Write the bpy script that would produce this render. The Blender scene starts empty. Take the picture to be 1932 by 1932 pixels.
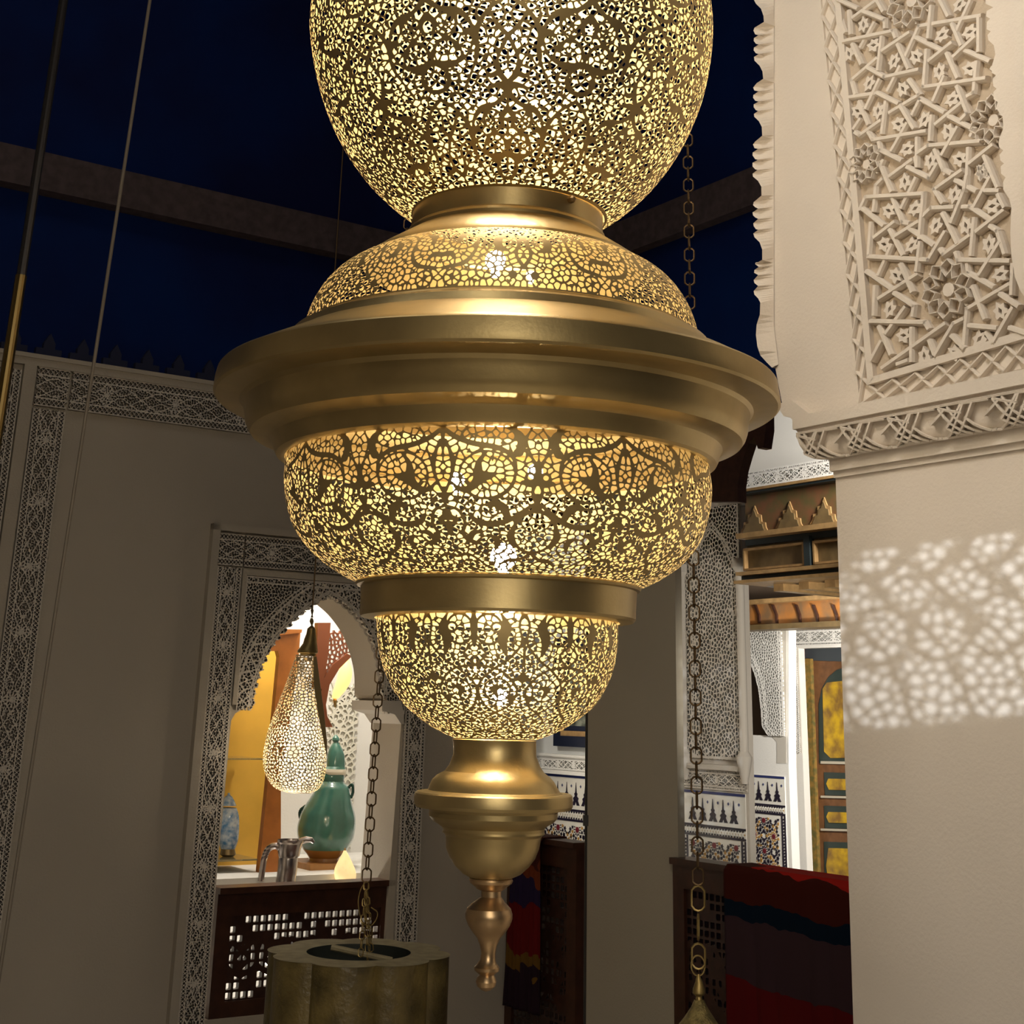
import bpy, math, random
import numpy as np
from mathutils import Vector, Matrix
random.seed(7); rng = np.random.default_rng(11)
S = bpy.context.scene
COL = S.collection
PI = math.pi
# ------------------------------------------------------------ camera
F, CX, CY, PITCH, ROLL = 2678.16, 966.0, 450.0, 0.32196, 0.02553
CAM = np.array([0.0, 0.0, 1.6])
_fw = np.array([0, math.cos(PITCH), math.sin(PITCH)])
_up = np.array([0, -math.sin(PITCH), math.cos(PITCH)])
_rt = np.array([1.0, 0, 0])
RT = math.cos(ROLL)*_rt + math.sin(ROLL)*_up
UP = -math.sin(ROLL)*_rt + math.cos(ROLL)*_up
cam = bpy.data.cameras.new('camera'); camo = bpy.data.objects.new('camera', cam); COL.objects.link(camo)
M = Matrix.Identity(4)
for i in range(3):
    M[i][0] = RT[i]; M[i][1] = UP[i]; M[i][2] = -_fw[i]; M[i][3] = CAM[i]
camo.matrix_world = M
cam.sensor_width = 36; cam.lens = 36*F/1932; cam.shift_y = -(966-CY)/1932
cam.clip_start = 0.05; cam.clip_end = 60
S.camera = camo
# ------------------------------------------------------------ world, exposure, added fill lights
w = bpy.data.worlds.new('world'); S.world = w; w.use_nodes = True
w.node_tree.nodes['Background'].inputs[0].default_value = (0.35, 0.45, 0.8, 1)
w.node_tree.nodes['Background'].inputs[1].default_value = 0.02
S.view_settings.view_transform = 'Standard'; S.view_settings.look = 'None'
S.view_settings.exposure = 0.0; S.view_settings.gamma = 1; S.view_settings.use_curve_mapping = False
S.cycles.use_denoising = True
S.cycles.max_bounces = 8; S.cycles.diffuse_bounces = 4; S.cycles.glossy_bounces = 4
S.cycles.transparent_max_bounces = 8
S.cycles.sample_clamp_indirect = 6
S.cycles.caustics_reflective = False; S.cycles.caustics_refractive = False
def light(kind, name, loc, power, col, size=0.1, target=None, **k):
    l = bpy.data.lights.new(name, kind); l.energy = power; l.color = col
    if kind == 'AREA': l.size = size
    elif kind in ('POINT', 'SPOT'): l.shadow_soft_size = size
    for a, b in k.items(): setattr(l, a, b)
    o = bpy.data.objects.new(name, l); COL.objects.link(o); o.location = loc
    if target is not None:
        o.rotation_euler = (Vector(target)-Vector(loc)).to_track_quat('-Z', 'Y').to_euler()
    return o
WARM = (1.0, 0.85, 0.64); NEUT = (1.0, 0.93, 0.82); COOL = (0.82, 0.90, 1.0)
light('AREA', 'ceiling_fill', (-1.2, 2.6, 5.6), 10, NEUT, 1.2)  # added overhead fill, stands for no visible fixture
light('AREA', 'front_wall_fill', (0.4, -0.9, 3.0), 27, NEUT, 1.6, (0.2, -2.8, 3.5), spread=2.2)  # added to brighten the wall that the brass reflects
light('AREA', 'pier_fill', (-0.3, 0.9, 4.3), 6.8, NEUT, 0.4, (1.15, 2.5, 2.6), spread=1.3)  # added to brighten the upper pier
light('AREA', 'floor_fill', (0.3, -0.5, 1.9), 38, NEUT, 0.8, (0.3, 0.4, 0.0), spread=2.4)  # added to brighten the floor mirrored in the brass undersides
light('POINT', 'front_fill', (0.25, -0.8, 3.1), 22, NEUT, 0.22)  # added frontal light for the brass rim and left wall
light('POINT', 'niche_fill', (-0.7, 6.1, 2.35), 34, NEUT, 0.06)  # fill light brightening the display niche
light('POINT', 'niche_low_fill', (-0.9, 6.0, 0.55), 12, NEUT, 0.06)  # added under the ledge to brighten the space behind the lattice
# ------------------------------------------------------------ planes and pixel rays
def ray(px, py):
    return _fw + (px-CX)/F*RT - (py-CY)/F*UP
def atY(px, py, Y):
    d = ray(px, py); return CAM + d*(Y/d[1])
class Plane:
    def __init__(s, o, u, n): s.o = np.array(o, float); s.u = np.array(u, float); s.n = np.array(n, float)
    def hit(s, px, py, d=0.0):
        r = ray(px, py); o = s.o + s.n*d
        return CAM + r*(((o-CAM)@s.n)/(r@s.n))
    def uv(s, px, py, d=0.0):
        p = s.hit(px, py, d); return (float((p-s.o)@s.u), float(p[2]))
    def to3(s, u, z, d=0.0):
        p = s.o + s.u*u + s.n*d; return (p[0], p[1], z)
    def back(s, t): return Plane(s.o - s.n*t, s.u, s.n)
TH = 0.97784
dL = np.array([math.sin(TH), math.cos(TH), 0]); dR = np.array([-math.cos(TH), math.sin(TH), 0])
C0 = atY(969, 1400, 6.0); C0[2] = 0
PL = Plane(C0, dL, -dR)             # far left wall
PR = Plane(C0, -dR, -dL)            # far right wall, meets it in the corner
pp = atY(1590, 1000, 2.8); pp[2] = 0
PN = Plane(pp, -dR, -dL)            # near carved pier
# ------------------------------------------------------------ materials
MATS = {}
def mat(name, col, rough=0.6, metal=0.0, var=0.0, vscale=12.0, bump=0.0, bscale=60.0, emit=None, estr=0.0, spec=0.5, col2=None, trans=0.0, coat=0.0, aniso=0.0):
    if name in MATS: return MATS[name]
    m = bpy.data.materials.new(name); m.use_nodes = True; nt = m.node_tree; b = nt.nodes['Principled BSDF']
    b.inputs['Base Color'].default_value = (*col, 1); b.inputs['Roughness'].default_value = rough
    b.inputs['Metallic'].default_value = metal; b.inputs['Specular IOR Level'].default_value = spec
    if trans: b.inputs['Transmission Weight'].default_value = trans
    if coat: b.inputs['Coat Weight'].default_value = coat
    if emit is not None:
        b.inputs['Emission Color'].default_value = (*emit, 1); b.inputs['Emission Strength'].default_value = estr
    if var or bump:
        tc = nt.nodes.new('ShaderNodeTexCoord')
    if var:
        n = nt.nodes.new('ShaderNodeTexNoise'); n.inputs['Scale'].default_value = vscale; n.inputs['Detail'].default_value = 4
        nt.links.new(tc.outputs['Object'], n.inputs['Vector'])
        mx = nt.nodes.new('ShaderNodeMix'); mx.data_type = 'RGBA'
        c2 = col2 if col2 else tuple(c*(1-var) for c in col)
        mx.inputs[6].default_value = (*col, 1); mx.inputs[7].default_value = (*c2, 1)
        mr = nt.nodes.new('ShaderNodeMapRange'); mr.inputs[1].default_value = 0.35; mr.inputs[2].default_value = 0.65
        nt.links.new(n.outputs[0], mr.inputs[0]); nt.links.new(mr.outputs[0], mx.inputs[0])
        nt.links.new(mx.outputs[2], b.inputs['Base Color'])
    if bump:
        n2 = nt.nodes.new('ShaderNodeTexNoise'); n2.inputs['Scale'].default_value = bscale; n2.inputs['Detail'].default_value = 6
        nt.links.new(tc.outputs['Object'], n2.inputs['Vector'])
        bp = nt.nodes.new('ShaderNodeBump'); bp.inputs['Strength'].default_value = bump; bp.inputs['Distance'].default_value = 0.01
        nt.links.new(n2.outputs[0], bp.inputs['Height']); nt.links.new(bp.outputs[0], b.inputs['Normal'])
    MATS[name] = m; return m
# ------------------------------------------------------------ mesh helpers
def link(name, me, m, parent=None, smooth=False):
    o = bpy.data.objects.new(name, me); COL.objects.link(o)
    if m is not None:
        for x in (m if isinstance(m, (list, tuple)) else [m]): me.materials.append(x)
    if smooth:
        me.polygons.foreach_set('use_smooth', [True]*len(me.polygons))
        try: me.set_sharp_from_angle(angle=math.radians(24))
        except Exception: pass
    if parent is not None:
        o.parent = parent
        o.matrix_parent_inverse = parent_inv(parent)
    return o
def parent_inv(p):
    return world_of(p).inverted()
def world_of(p):
    L = Matrix.Translation(p.location) @ p.rotation_euler.to_matrix().to_4x4()
    return L if p.parent is None else world_of(p.parent) @ p.matrix_parent_inverse @ L
def tag(o, label, cat, group=None, kind=None):
    if label: o['label'] = label
    if cat: o['category'] = cat
    if group: o['group'] = group
    if kind: o['kind'] = kind
    return o
def struct(o, label=None, cat=None):
    o['kind'] = 'structure'
    if label: o['label'] = label
    if cat: o['category'] = cat
    return o
def thing(name, label, cat, loc, group=None):
    o = bpy.data.objects.new(name, None); COL.objects.link(o); o.location = tuple(float(c) for c in loc); o.empty_display_size = 0.05
    return tag(o, label, cat, group)
class MB:
    def __init__(s): s.v = []; s.f = []; s.m = []; s.cm = 0
    def add(s, vs, fs):
        b = len(s.v); s.v += [tuple(map(float, v)) for v in vs]; s.f += [tuple(i+b for i in f) for f in fs]; s.m += [s.cm]*len(fs); return s
    def prism(s, pl, uvs, d0, d1):
        """closed polygon in plane coordinates, extruded from depth d0 to d1"""
        n = len(uvs); a = [pl.to3(u, z, d0) for u, z in uvs]; b = [pl.to3(u, z, d1) for u, z in uvs]
        ar = sum(uvs[i][0]*uvs[(i+1) % n][1]-uvs[(i+1) % n][0]*uvs[i][1] for i in range(n))
        if ar < 0: a.reverse(); b.reverse()
        # u x z points away from or to viewer: orient so front (d1) faces +n
        cr = np.cross(pl.u, [0, 0, 1]) @ pl.n
        fr = list(range(n, 2*n)); bk = list(range(n))[::-1]
        sd = [(i, (i+1) % n, n+(i+1) % n, n+i) for i in range(n)]
        fs = [tuple(fr), tuple(bk)]+sd
        if cr < 0: fs = [tuple(reversed(f)) for f in fs]
        return s.add(a+b, fs)
    def box(s, pl, u0, u1, z0, z1, d0, d1):
        return s.prism(pl, [(u0, z0), (u1, z0), (u1, z1), (u0, z1)], d0, d1)
    def pxpoly(s, pl, pts, d0, d1, ref=0.0):
        return s.prism(pl, [pl.uv(x, y, ref) for x, y in pts], d0, d1)
    def strap(s, pl, uvs, w, d0, d1, bev=0.5):
        """polyline strap with a chamfered top"""
        for k in range(len(uvs)-1):
            (x0, y0), (x1, y1) = uvs[k], uvs[k+1]; L = math.hypot(x1-x0, y1-y0) or 1e-6
            tx, ty = (x1-x0)/L, (y1-y0)/L; nx, ny = -ty*w/2, tx*w/2; e = w*0.25
            x0 -= tx*e; y0 -= ty*e; x1 += tx*e; y1 += ty*e
            vs = []
            for d, q in ((d0, 1), ((d0+d1*1.5)/2.5, 1), (d1, bev)):
                for (px, py) in ((x0, y0), (x1, y1)):
                    for sg in (1, -1): vs.append(pl.to3(px+nx*q*sg, py+ny*q*sg, d))
            fs = [(8, 9, 11, 10)]
            for lv in (0, 4):
                fs += [(lv, lv+4, lv+6, lv+2), (lv+1, lv+3, lv+7, lv+5), (lv, lv+1, lv+5, lv+4), (lv+2, lv+6, lv+7, lv+3)]
            s.add(vs, fs)
        return s
    def tube(s, pts, r, seg=8, cap=True):
        pts = [Vector(p) for p in pts]; n = len(pts); rs = r if isinstance(r, (list, tuple)) else [r]*n
        vs = []; ref = Vector((0.31, 0.2, 0.93))
        for i, p in enumerate(pts):
            t = (pts[min(i+1, n-1)]-pts[max(i-1, 0)]).normalized()
            a = t.cross(ref); a = (a if a.length > 1e-4 else t.cross(Vector((1, 0, 0)))).normalized(); b = t.cross(a)
            for k in range(seg):
                th = 2*PI*k/seg; vs.append(p+(a*math.cos(th)+b*math.sin(th))*rs[i])
        fs = [(i*seg+k, i*seg+(k+1) % seg, (i+1)*seg+(k+1) % seg, (i+1)*seg+k) for i in range(n-1) for k in range(seg)]
        if cap: fs += [tuple(range(seg))[::-1], tuple((n-1)*seg+k for k in range(seg))]
        return s.add(vs, fs)
    def lathe(s, prof, seg=64, cx=0, cy=0, lobes=0, amp=0.0, cap=False):
        """prof: list of (r, z) or (r, z, cx)"""
        vs = []
        for q in prof:
            r, z = q[0], q[1]; x = q[2] if len(q) > 2 else cx
            for k in range(seg):
                th = 2*PI*k/seg; rr = r*(1+amp*(abs(math.sin(lobes*th/2))-0.5)) if lobes else r
                vs.append((x+rr*math.cos(th), cy+rr*math.sin(th), z))
        n = len(prof)
        fs = [(i*seg+k, (i+1)*seg+k, (i+1)*seg+(k+1) % seg, i*seg+(k+1) % seg) for i in range(n-1) for k in range(seg)]
        if cap: fs += [tuple(range(seg)), tuple((n-1)*seg+k for k in range(seg))[::-1]]
        return s.add(vs, fs)
    def abox(s, c, sx, sy, sz, rz=0.0):
        vs = []
        for dx in (-1, 1):
            for dy in (-1, 1):
                for dz in (-1, 1):
                    x, y = dx*sx/2, dy*sy/2
                    vs.append((c[0]+x*math.cos(rz)-y*math.sin(rz), c[1]+x*math.sin(rz)+y*math.cos(rz), c[2]+dz*sz/2))
        return s.add(vs, [(0, 1, 3, 2), (4, 6, 7, 5), (0, 4, 5, 1), (2, 3, 7, 6), (0, 2, 6, 4), (1, 5, 7, 3)])
    def build(s, name, m, parent=None, smooth=False):
        me = bpy.data.meshes.new(name); me.from_pydata(s.v, [], s.f); me.update()
        o = link(name, me, m, parent, smooth)
        if isinstance(m, (list, tuple)): me.polygons.foreach_set('material_index', s.m)
        return o
# ------------------------------------------------------------ marching squares cut-outs
def march(Fd, dx, dy):
    ny, nx = Fd.shape; ins = Fd > 0; N = ny*nx
    def hx(j, i):
        a = Fd[j, i]; b = Fd[j, i+1]; t = np.clip(a/np.where(a == b, 1, a-b), 0.05, 0.95); return t
    X = np.arange(nx)*dx; Y = np.arange(ny)*dy
    gx, gy = np.meshgrid(X, Y)
    jj, ii = np.mgrid[0:ny, 0:nx-1]; th = hx(jj, ii)
    vh = np.stack([(ii+th)*dx, jj*dy], -1).reshape(-1, 2)
    jj, ii = np.mgrid[0:ny-1, 0:nx]; a = Fd[:-1]; b = Fd[1:]; tv = np.clip(a/np.where(a == b, 1, a-b), 0.05, 0.95)
    vv = np.stack([ii*dx, (jj+tv)*dy], -1).reshape(-1, 2)
    verts = np.concatenate([np.stack([gx, gy], -1).reshape(-1, 2), vh, vv])
    H0 = N; V0 = N+ny*(nx-1)
    j, i = np.mgrid[0:ny-1, 0:nx-1]; j = j.ravel(); i = i.ravel()
    c = [j*nx+i, j*nx+i+1, (j+1)*nx+i+1, (j+1)*nx+i]
    e = [H0+j*(nx-1)+i, V0+j*nx+i+1, H0+(j+1)*(nx-1)+i, V0+j*nx+i]
    fl = ins.ravel(); cs = sum(fl[c[k]].astype(int) << k for k in range(4))
    loops = []; sizes = []; segs = []
    for case in range(1, 16):
        sel = np.nonzero(cs == case)[0]
        if not len(sel): continue
        seq = []
        for k in range(4):
            a_in = case >> k & 1; b_in = case >> ((k+1) % 4) & 1
            if a_in: seq.append(('c', k))
            if a_in != b_in: seq.append(('e', k, a_in))
        loops.append(np.stack([c[q[1]][sel] if q[0] == 'c' else e[q[1]][sel] for q in seq], 1)); sizes.append(len(seq))
        for q in range(len(seq)):
            A, B = seq[q], seq[(q+1) % len(seq)]
            if A[0] == 'e' and B[0] == 'e' and A[2] and not B[2]:
                segs.append(np.stack([e[A[1]][sel], e[B[1]][sel]], 1))
    used = np.unique(np.concatenate([l.ravel() for l in loops])); remap = np.full(len(verts), -1); remap[used] = np.arange(len(used))
    loops = [remap[l] for l in loops]; segs = remap[np.concatenate(segs)] if segs else np.zeros((0, 2), int)
    return verts[used], loops, segs
def raw_mesh(name, co, loops):
    me = bpy.data.meshes.new(name); me.vertices.add(len(co)); me.vertices.foreach_set('co', np.asarray(co, np.float32).ravel())
    tot = sum(l.size for l in loops); npoly = sum(len(l) for l in loops)
    me.loops.add(tot); me.polygons.add(npoly)
    me.loops.foreach_set('vertex_index', np.concatenate([l.ravel() for l in loops]).astype(np.int32))
    sz = np.concatenate([np.full(len(l), l.shape[1]) for l in loops]); st = np.concatenate([[0], np.cumsum(sz)[:-1]])
    me.polygons.foreach_set('loop_start', st.astype(np.int32))
    try: me.polygons.foreach_set('loop_total', sz.astype(np.int32))
    except Exception: pass
    me.update(calc_edges=True); me.validate(); return me
class Pat:
    """signed pattern on a grid, positive where there is material"""
    def __init__(s, W, H, step):
        s.nx = max(3, int(round(W/step))+1); s.ny = max(3, int(round(H/step))+1); s.W = W; s.H = H
        s.dx = W/(s.nx-1); s.dy = H/(s.ny-1)
        s.X, s.Y = np.meshgrid(np.linspace(0, W, s.nx), np.linspace(0, H, s.ny)); s.F = np.full(s.X.shape, -9.0); s.sx = None
    def _win(s, x0, y0, x1, y1, r):
        a = max(0, int((min(x0, x1)-r)/s.dx)-2); b = min(s.nx, int((max(x0, x1)+r)/s.dx)+3)
        c = max(0, int((min(y0, y1)-r)/s.dy)-2); d = min(s.ny, int((max(y0, y1)+r)/s.dy)+3)
        return (slice(c, d), slice(a, b)) if b > a and d > c else None
    def seg(s, x0, y0, x1, y1, w0, w1=None):
        w1 = w0 if w1 is None else w1; q = s._win(x0, y0, x1, y1, max(w0, w1)+4)
        if q is None: return
        X, Y = s.X[q], s.Y[q]; L2 = (x1-x0)**2+(y1-y0)**2 or 1e-9
        t = np.clip(((X-x0)*(x1-x0)+(Y-y0)*(y1-y0))/L2, 0, 1)
        s.F[q] = np.maximum(s.F[q], w0+(w1-w0)*t-np.hypot(X-x0-t*(x1-x0), Y-y0-t*(y1-y0)))
    def ring(s, cx, cy, r, w, ry=None):
        k = r/(ry or r); R = max(r, ry or r)+w+4
        q = s._win(cx, cy, cx, cy, R)
        if q is None: return
        s.F[q] = np.maximum(s.F[q], w-np.abs(np.hypot(s.X[q]-cx, (s.Y[q]-cy)*k)-r))
    def disc(s, cx, cy, r): s.seg(cx, cy, cx, cy+.01, r)
    def vine(s, pts, ws, mirror=None, n=7):
        P = [np.array(p, float) for p in pts]; P = [2*P[0]-P[1]]+P+[2*P[-1]-P[-2]]
        ws = list(ws) if isinstance(ws, (list, tuple)) else [ws]*len(pts)
        out = []; 
        for i in range(len(pts)-1):
            p0, p1, p2, p3 = P[i:i+4]
            for k in range(n):
                t = k/n; out.append((*(0.5*((2*p1)+(p2-p0)*t+(2*p0-5*p1+4*p2-p3)*t*t+(3*p1-p0-3*p2+p3)*t**3)), ws[i]+(ws[i+1]-ws[i])*t))
        out.append((*P[-2], ws[-1]))
        for a, b in zip(out, out[1:]): s.seg(a[0], a[1], b[0], b[1], a[2], b[2])
    def cells(s, seeds, w, sx=None, mirror=True, grow=None):
        """net of thin strands between the seeds"""
        P = np.array(seeds, float)
        if mirror:
            P[:, 0] = np.where(P[:, 0] < 1.3, 0, np.where(P[:, 0] > s.W-1.3, s.W, P[:, 0]))
            P = np.concatenate([P, P[P[:, 0] > 0]*[-1, 1], P[P[:, 0] < s.W]*[-1, 1]+[2*s.W, 0]])
            P = P[(P[:, 0] > -30) & (P[:, 0] < s.W+30)]
        f1 = np.full(s.X.shape, 1e9); f2 = f1.copy(); a1 = np.zeros(s.X.shape+(2,)); a2 = a1.copy()
        k = 1.0 if sx is None else sx
        for (x, y) in P:
            q = s._win(x, y, x, y, 34)
            if q is None: continue
            kk = k if sx is None else k[q]
            d = np.hypot((s.X[q]-x)*kk, s.Y[q]-y)
            F1, F2 = f1[q], f2[q]; m1 = d < F1; m2 = (~m1) & (d < F2)
            f2[q] = np.where(m1, F1, np.where(m2, d, F2)); f1[q] = np.where(m1, d, F1)
        e = w-(f2-f1)/2
        s.F = np.maximum(s.F, np.clip(e, -9, 9))
def darts(W, H, sp, sx=None, fixed=(), tries=6000, seed=3, keep=None, half=True):
    r = random.Random(seed); pts = list(fixed); g = {}
    def k(p): return (int(p[0]//12), int(p[1]//12))
    for p in pts: g.setdefault(k(p), []).append(p)
    for _ in range(tries):
        x, y = r.uniform(0, W), r.uniform(0, H); f = 1.0 if sx is None else sx(y)
        if keep and not keep(x, y): continue
        if half and (0.12*sp/f < x < 0.5*sp/f): x = 0 if r.random() < .5 else .55*sp/f
        if half and (W-.5*sp/f < x < W-.12*sp/f): x = W
        a = k((x, y)); ok = True; rr = int(sp/f/12)+1
        for i in range(a[0]-rr, a[0]+rr+1):
            for j in range(a[1]-2, a[1]+3):
                for q in g.get((i, j), ()):
                    if math.hypot((q[0]-x)*f, q[1]-y) < sp: ok = False; break
                if not ok: break
            if not ok: break
        if ok: pts.append((x, y)); g.setdefault(a, []).append((x, y))
    return pts
def mirror_tile(Fh, n):
    full = np.concatenate([Fh, Fh[:, -2:0:-1]], 1)      # 0..W..(0)
    return np.concatenate([full]*n+[Fh[:, :1]], 1)
def relief(name, pl, u0, z1, pat, d0, d1, m, parent=None, scale=1.0, swap=False, Ff=None):
    """raised relief: pattern face at depth d1 with side walls down to d0. u0,z1 = top left"""
    Fd = pat.F if Ff is None else Ff
    v, loops, segs = march(Fd, pat.dx, pat.dy)
    x, y = (v[:, 1], v[:, 0]) if swap else (v[:, 0], v[:, 1])
    u = u0+x*scale; z = z1-y*scale
    def P(d):
        b = pl.o + pl.n*d; return np.stack([b[0]+pl.u[0]*u, b[1]+pl.u[1]*u, z], 1)
    co = np.concatenate([P(d1), P(d0)]); n = len(v)
    side = np.stack([segs[:, 0], segs[:, 1], segs[:, 1]+n, segs[:, 0]+n], 1)
    me = raw_mesh(name, co, loops+[side]); return link(name, me, m, parent)
def ring_px(xl, xr, y, Y=None):
    """ring seen edge to edge at a pixel row -> (radius, z, centre x)"""
    a, b = atY(xl, y, Y), atY(xr, y, Y); c = (a+b)/2; r = (b[0]-a[0])/2
    D = math.hypot(c[0], Y); return (r*D/math.hypot(D, r), float(c[2]), float(c[0]))
# ------------------------------------------------------------ big filigree pendant lamp
LY = 2.2
brass = mat('brushed_brass', (0.58, 0.44, 0.20), 0.36, 0.78, var=0.22, vscale=9, bump=0.03, bscale=180)
brass_thin = mat('pierced_brass', (0.58, 0.43, 0.19), 0.5, 0.65, var=0.15, vscale=20)
bronze = mat('old_bronze', (0.42, 0.30, 0.16), 0.38, 0.9, var=0.3, vscale=30)
bulbmat = mat('bulb_glow', (1, 1, 1), 0.3, emit=(1.0, 0.93, 0.78), estr=60)
def prof_px(rows, Y=LY): return [ring_px(a, b, y, Y) for a, b, y in rows]
def smooth_prof(pr, n=60):
    P = np.array(pr); d = np.r_[0, np.cumsum(np.hypot(np.diff(P[:, 0]), np.diff(P[:, 1])))]
    # Catmull-Rom resample
    out = []; Q = np.vstack([2*P[0]-P[1], P, 2*P[-1]-P[-2]])
    for i in range(len(P)-1):
        k = max(2, int(round(n*(d[i+1]-d[i])/d[-1])))
        for t in np.arange(k)/k:
            p0, p1, p2, p3 = Q[i:i+4]; out.append(0.5*((2*p1)+(p2-p0)*t+(2*p0-5*p1+4*p2-p3)*t*t+(3*p1-p0-3*p2+p3)*t**3))
    out.append(P[-1]); return np.array(out)
def shell(name, prof, pat, nsec, m, parent, th0=-PI/2):
    P = smooth_prof(prof, 90); s = np.r_[0, np.cumsum(np.hypot(np.diff(P[:, 0]), np.diff(P[:, 1])))]; s /= s[-1]
    Fd = mirror_tile(pat.F, nsec); v, loops, segs = march(Fd, pat.dx, pat.dy)
    t = v[:, 1]/pat.H; th = th0+v[:, 0]/(2*pat.W*nsec)*2*PI
    r = np.interp(t, s, P[:, 0]); z = np.interp(t, s, P[:, 1]); cx = np.interp(t, s, P[:, 2])
    co = np.stack([cx+r*np.cos(th), LY+r*np.sin(th), z], 1)
    me = raw_mesh(name, co, loops); return link(name, me, m, parent, True)
def lathe_part(name, prof, m, parent, sm=0, seg=128):
    pr = smooth_prof(prof, sm) if sm else prof
    return MB().lathe(pr, seg, cy=LY).build(name, m, parent, True)
lamp = thing('pendant_lamp', 'huge brass pendant lamp of stacked pierced globes and bowls with wide brim', 'lamp', (-0.03, LY, 6.0))
# profiles
def hw(rows): return prof_px([(cx-h, cx+h, y) for h, cx, y in rows])
globe_lo = [(382*math.cos(t), 964-6*max(0, math.sin(t)-.3), 62+400*math.sin(t)) for t in (0, .15, .3, .45, .6, .75, .9, 1.0, 1.08)]
g = hw(globe_lo); zc = g[0][1]
g_up = [(r, 2*zc-z, cx) for r, z, cx in g[1:]][::-1]
globe = g_up+g
neck_prof = hw([(180, 958, 412), (181, 956, 446), (187, 955, 450), (189, 955, 455), (188, 955, 460), (197, 954, 466), (222, 952, 482), (246, 951, 497), (262, 951, 508), (266, 950, 514)])
dome = hw([(264, 950, 513), (290, 950, 525), (315, 949, 541), (337, 948, 563), (355, 947, 590), (368, 946, 620), (374, 945, 647)])
brim = hw([(372, 945, 645), (376, 945, 650), (384, 944, 654), (398, 943, 659), (404, 943, 668), (408, 942, 674), (440, 941, 690), (476, 940, 706), (508, 938, 721), (528, 938, 730), (531, 938, 733), (534, 937, 746), (536, 937, 757), (537.5, 937, 767), (537.5, 937, 770), (533, 936.5, 774),
    (520, 936.5, 776), (500, 936.5, 777), (487, 936, 781), (481, 936, 788), (478, 936, 800), (476, 936, 818), (472, 936, 830), (466, 936, 838), (455, 936, 841), (436, 936, 844), (428, 936, 849), (424, 936, 857), (421, 936, 868), (417, 936, 876), (410, 937, 880), (402, 937, 881), (400, 937, 876)])
bowl = prof_px([(540, 1335, 876), (536, 1341, 897), (534.5, 1344, 925), (538, 1340, 960), (547, 1331, 995), (562, 1318, 1024), (590, 1291, 1056), (620, 1262, 1078), (650, 1230, 1096), (679, 1202, 1107)])
band = prof_px([(671, 1209, 1105), (669, 1210, 1108), (672, 1208, 1112), (680, 1202, 1114), (679, 1200, 1150), (678, 1200, 1165), (680, 1196, 1170), (690, 1186, 1172), (706, 1170, 1172)])
lowb = prof_px([(710, 1166, 1170), (711, 1166, 1200), (714, 1163.5, 1228), (721, 1157, 1260), (736, 1142, 1296), (757, 1121, 1328), (784, 1092, 1353), (814, 1061, 1374), (842, 1030, 1388), (857, 1013, 1394)])
cup = prof_px([(853, 1012, 1396), (855, 1011.5, 1402), (855, 1012, 1425), (848, 1019, 1444), (839, 1027, 1456), (824, 1038, 1464), (815, 1046, 1473), (810, 1052, 1484), (807, 1057, 1492), (800, 1062, 1495), (787, 1077, 1495), (783, 1080, 1498), (781, 1081, 1506), (781, 1081, 1518), (784, 1078, 1524), (806, 1055, 1526),
    (809, 1052, 1531), (809, 1052, 1541), (815, 1045, 1549), (826, 1033, 1556), (833, 1028, 1561), (836, 1027, 1567), (834, 1028, 1571), (840, 1022, 1577), (841, 1020, 1585), (841, 1017, 1600), (847, 1010, 1618), (858, 998, 1634), (872, 983, 1648), (886, 966, 1656), (905, 945, 1658)])
spin = prof_px([(886, 966, 1657), (885, 968, 1661), (887, 966, 1666), (897, 955, 1674), (899, 953, 1677), (908, 946, 1681), (908, 946, 1692), (900, 950, 1698), (893, 953, 1703), (889, 957, 1706), (881, 964, 1714), (878, 967, 1724), (878, 967, 1733), (883, 962, 1746), (890, 955, 1757), (900, 944, 1770), (905, 938, 1783), (908, 935, 1798), (906, 935, 1810),
    (901, 937, 1818), (894.5, 942.5, 1825), (895, 942, 1831), (901, 936, 1836), (905, 932, 1839), (900, 935, 1845), (897.5, 937, 1852), (900, 934, 1861), (908, 926, 1868), (916, 918, 1871)])
def rx(prof, H): # local horizontal squeeze
    P = smooth_prof(prof, 90); s = np.r_[0, np.cumsum(np.hypot(np.diff(P[:, 0]), np.diff(P[:, 1])))]; s /= s[-1]; R = P[:, 0].max()
    return lambda y: float(np.interp(y/H, s, P[:, 0]/R)), (lambda Y: np.interp(Y/H, s, P[:, 0]/R))
def filigree(prof, W, H, step, sp, w, seed, motif, edge=4):
    p = Pat(W, H, step); f, fv = rx(prof, H)
    vp = Pat(W, H, step); motif(vp, True); vp.seg(-5, 0, W+5, 0, edge); vp.seg(-5, H, W+5, H, edge)
    def V(x, y): return vp.F[min(vp.ny-1, int(y/vp.dy+.5)), min(vp.nx-1, max(0, int(x/vp.dx+.5)))]
    fixed = [q for q in motif(p, None) if -.5 <= q[0] <= W+.5 and V(*q) < -2.5]
    # cells first along both flanks of every vine, then everywhere else
    seeds = darts(W, H, sp*.8, f, fixed, 14000, seed, keep=lambda x, y: -5.6 < V(x, y) < -3.6)
    seeds = darts(W, H, sp, f, seeds, 9000, seed+1, keep=lambda x, y: V(x, y) < -3.6)
    p.cells(seeds, w, fv(p.Y))
    p.F = np.maximum(p.F, vp.F)
    rb = random.Random(seed+50)
    for x, y in darts(W, H, sp*2.6, f, (), 4000, seed+9, keep=lambda x, y: V(x, y) < -6):
        t0 = rb.uniform(0, 2*PI); k = sp/11.0/max(.45, f(y))
        for q in range(3):
            t_ = t0+q*2*PI/3; p.seg(x, y, x+5.5*k*math.cos(t_), y+5.5*math.sin(t_), 2.4, .8)
    return p
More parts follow.
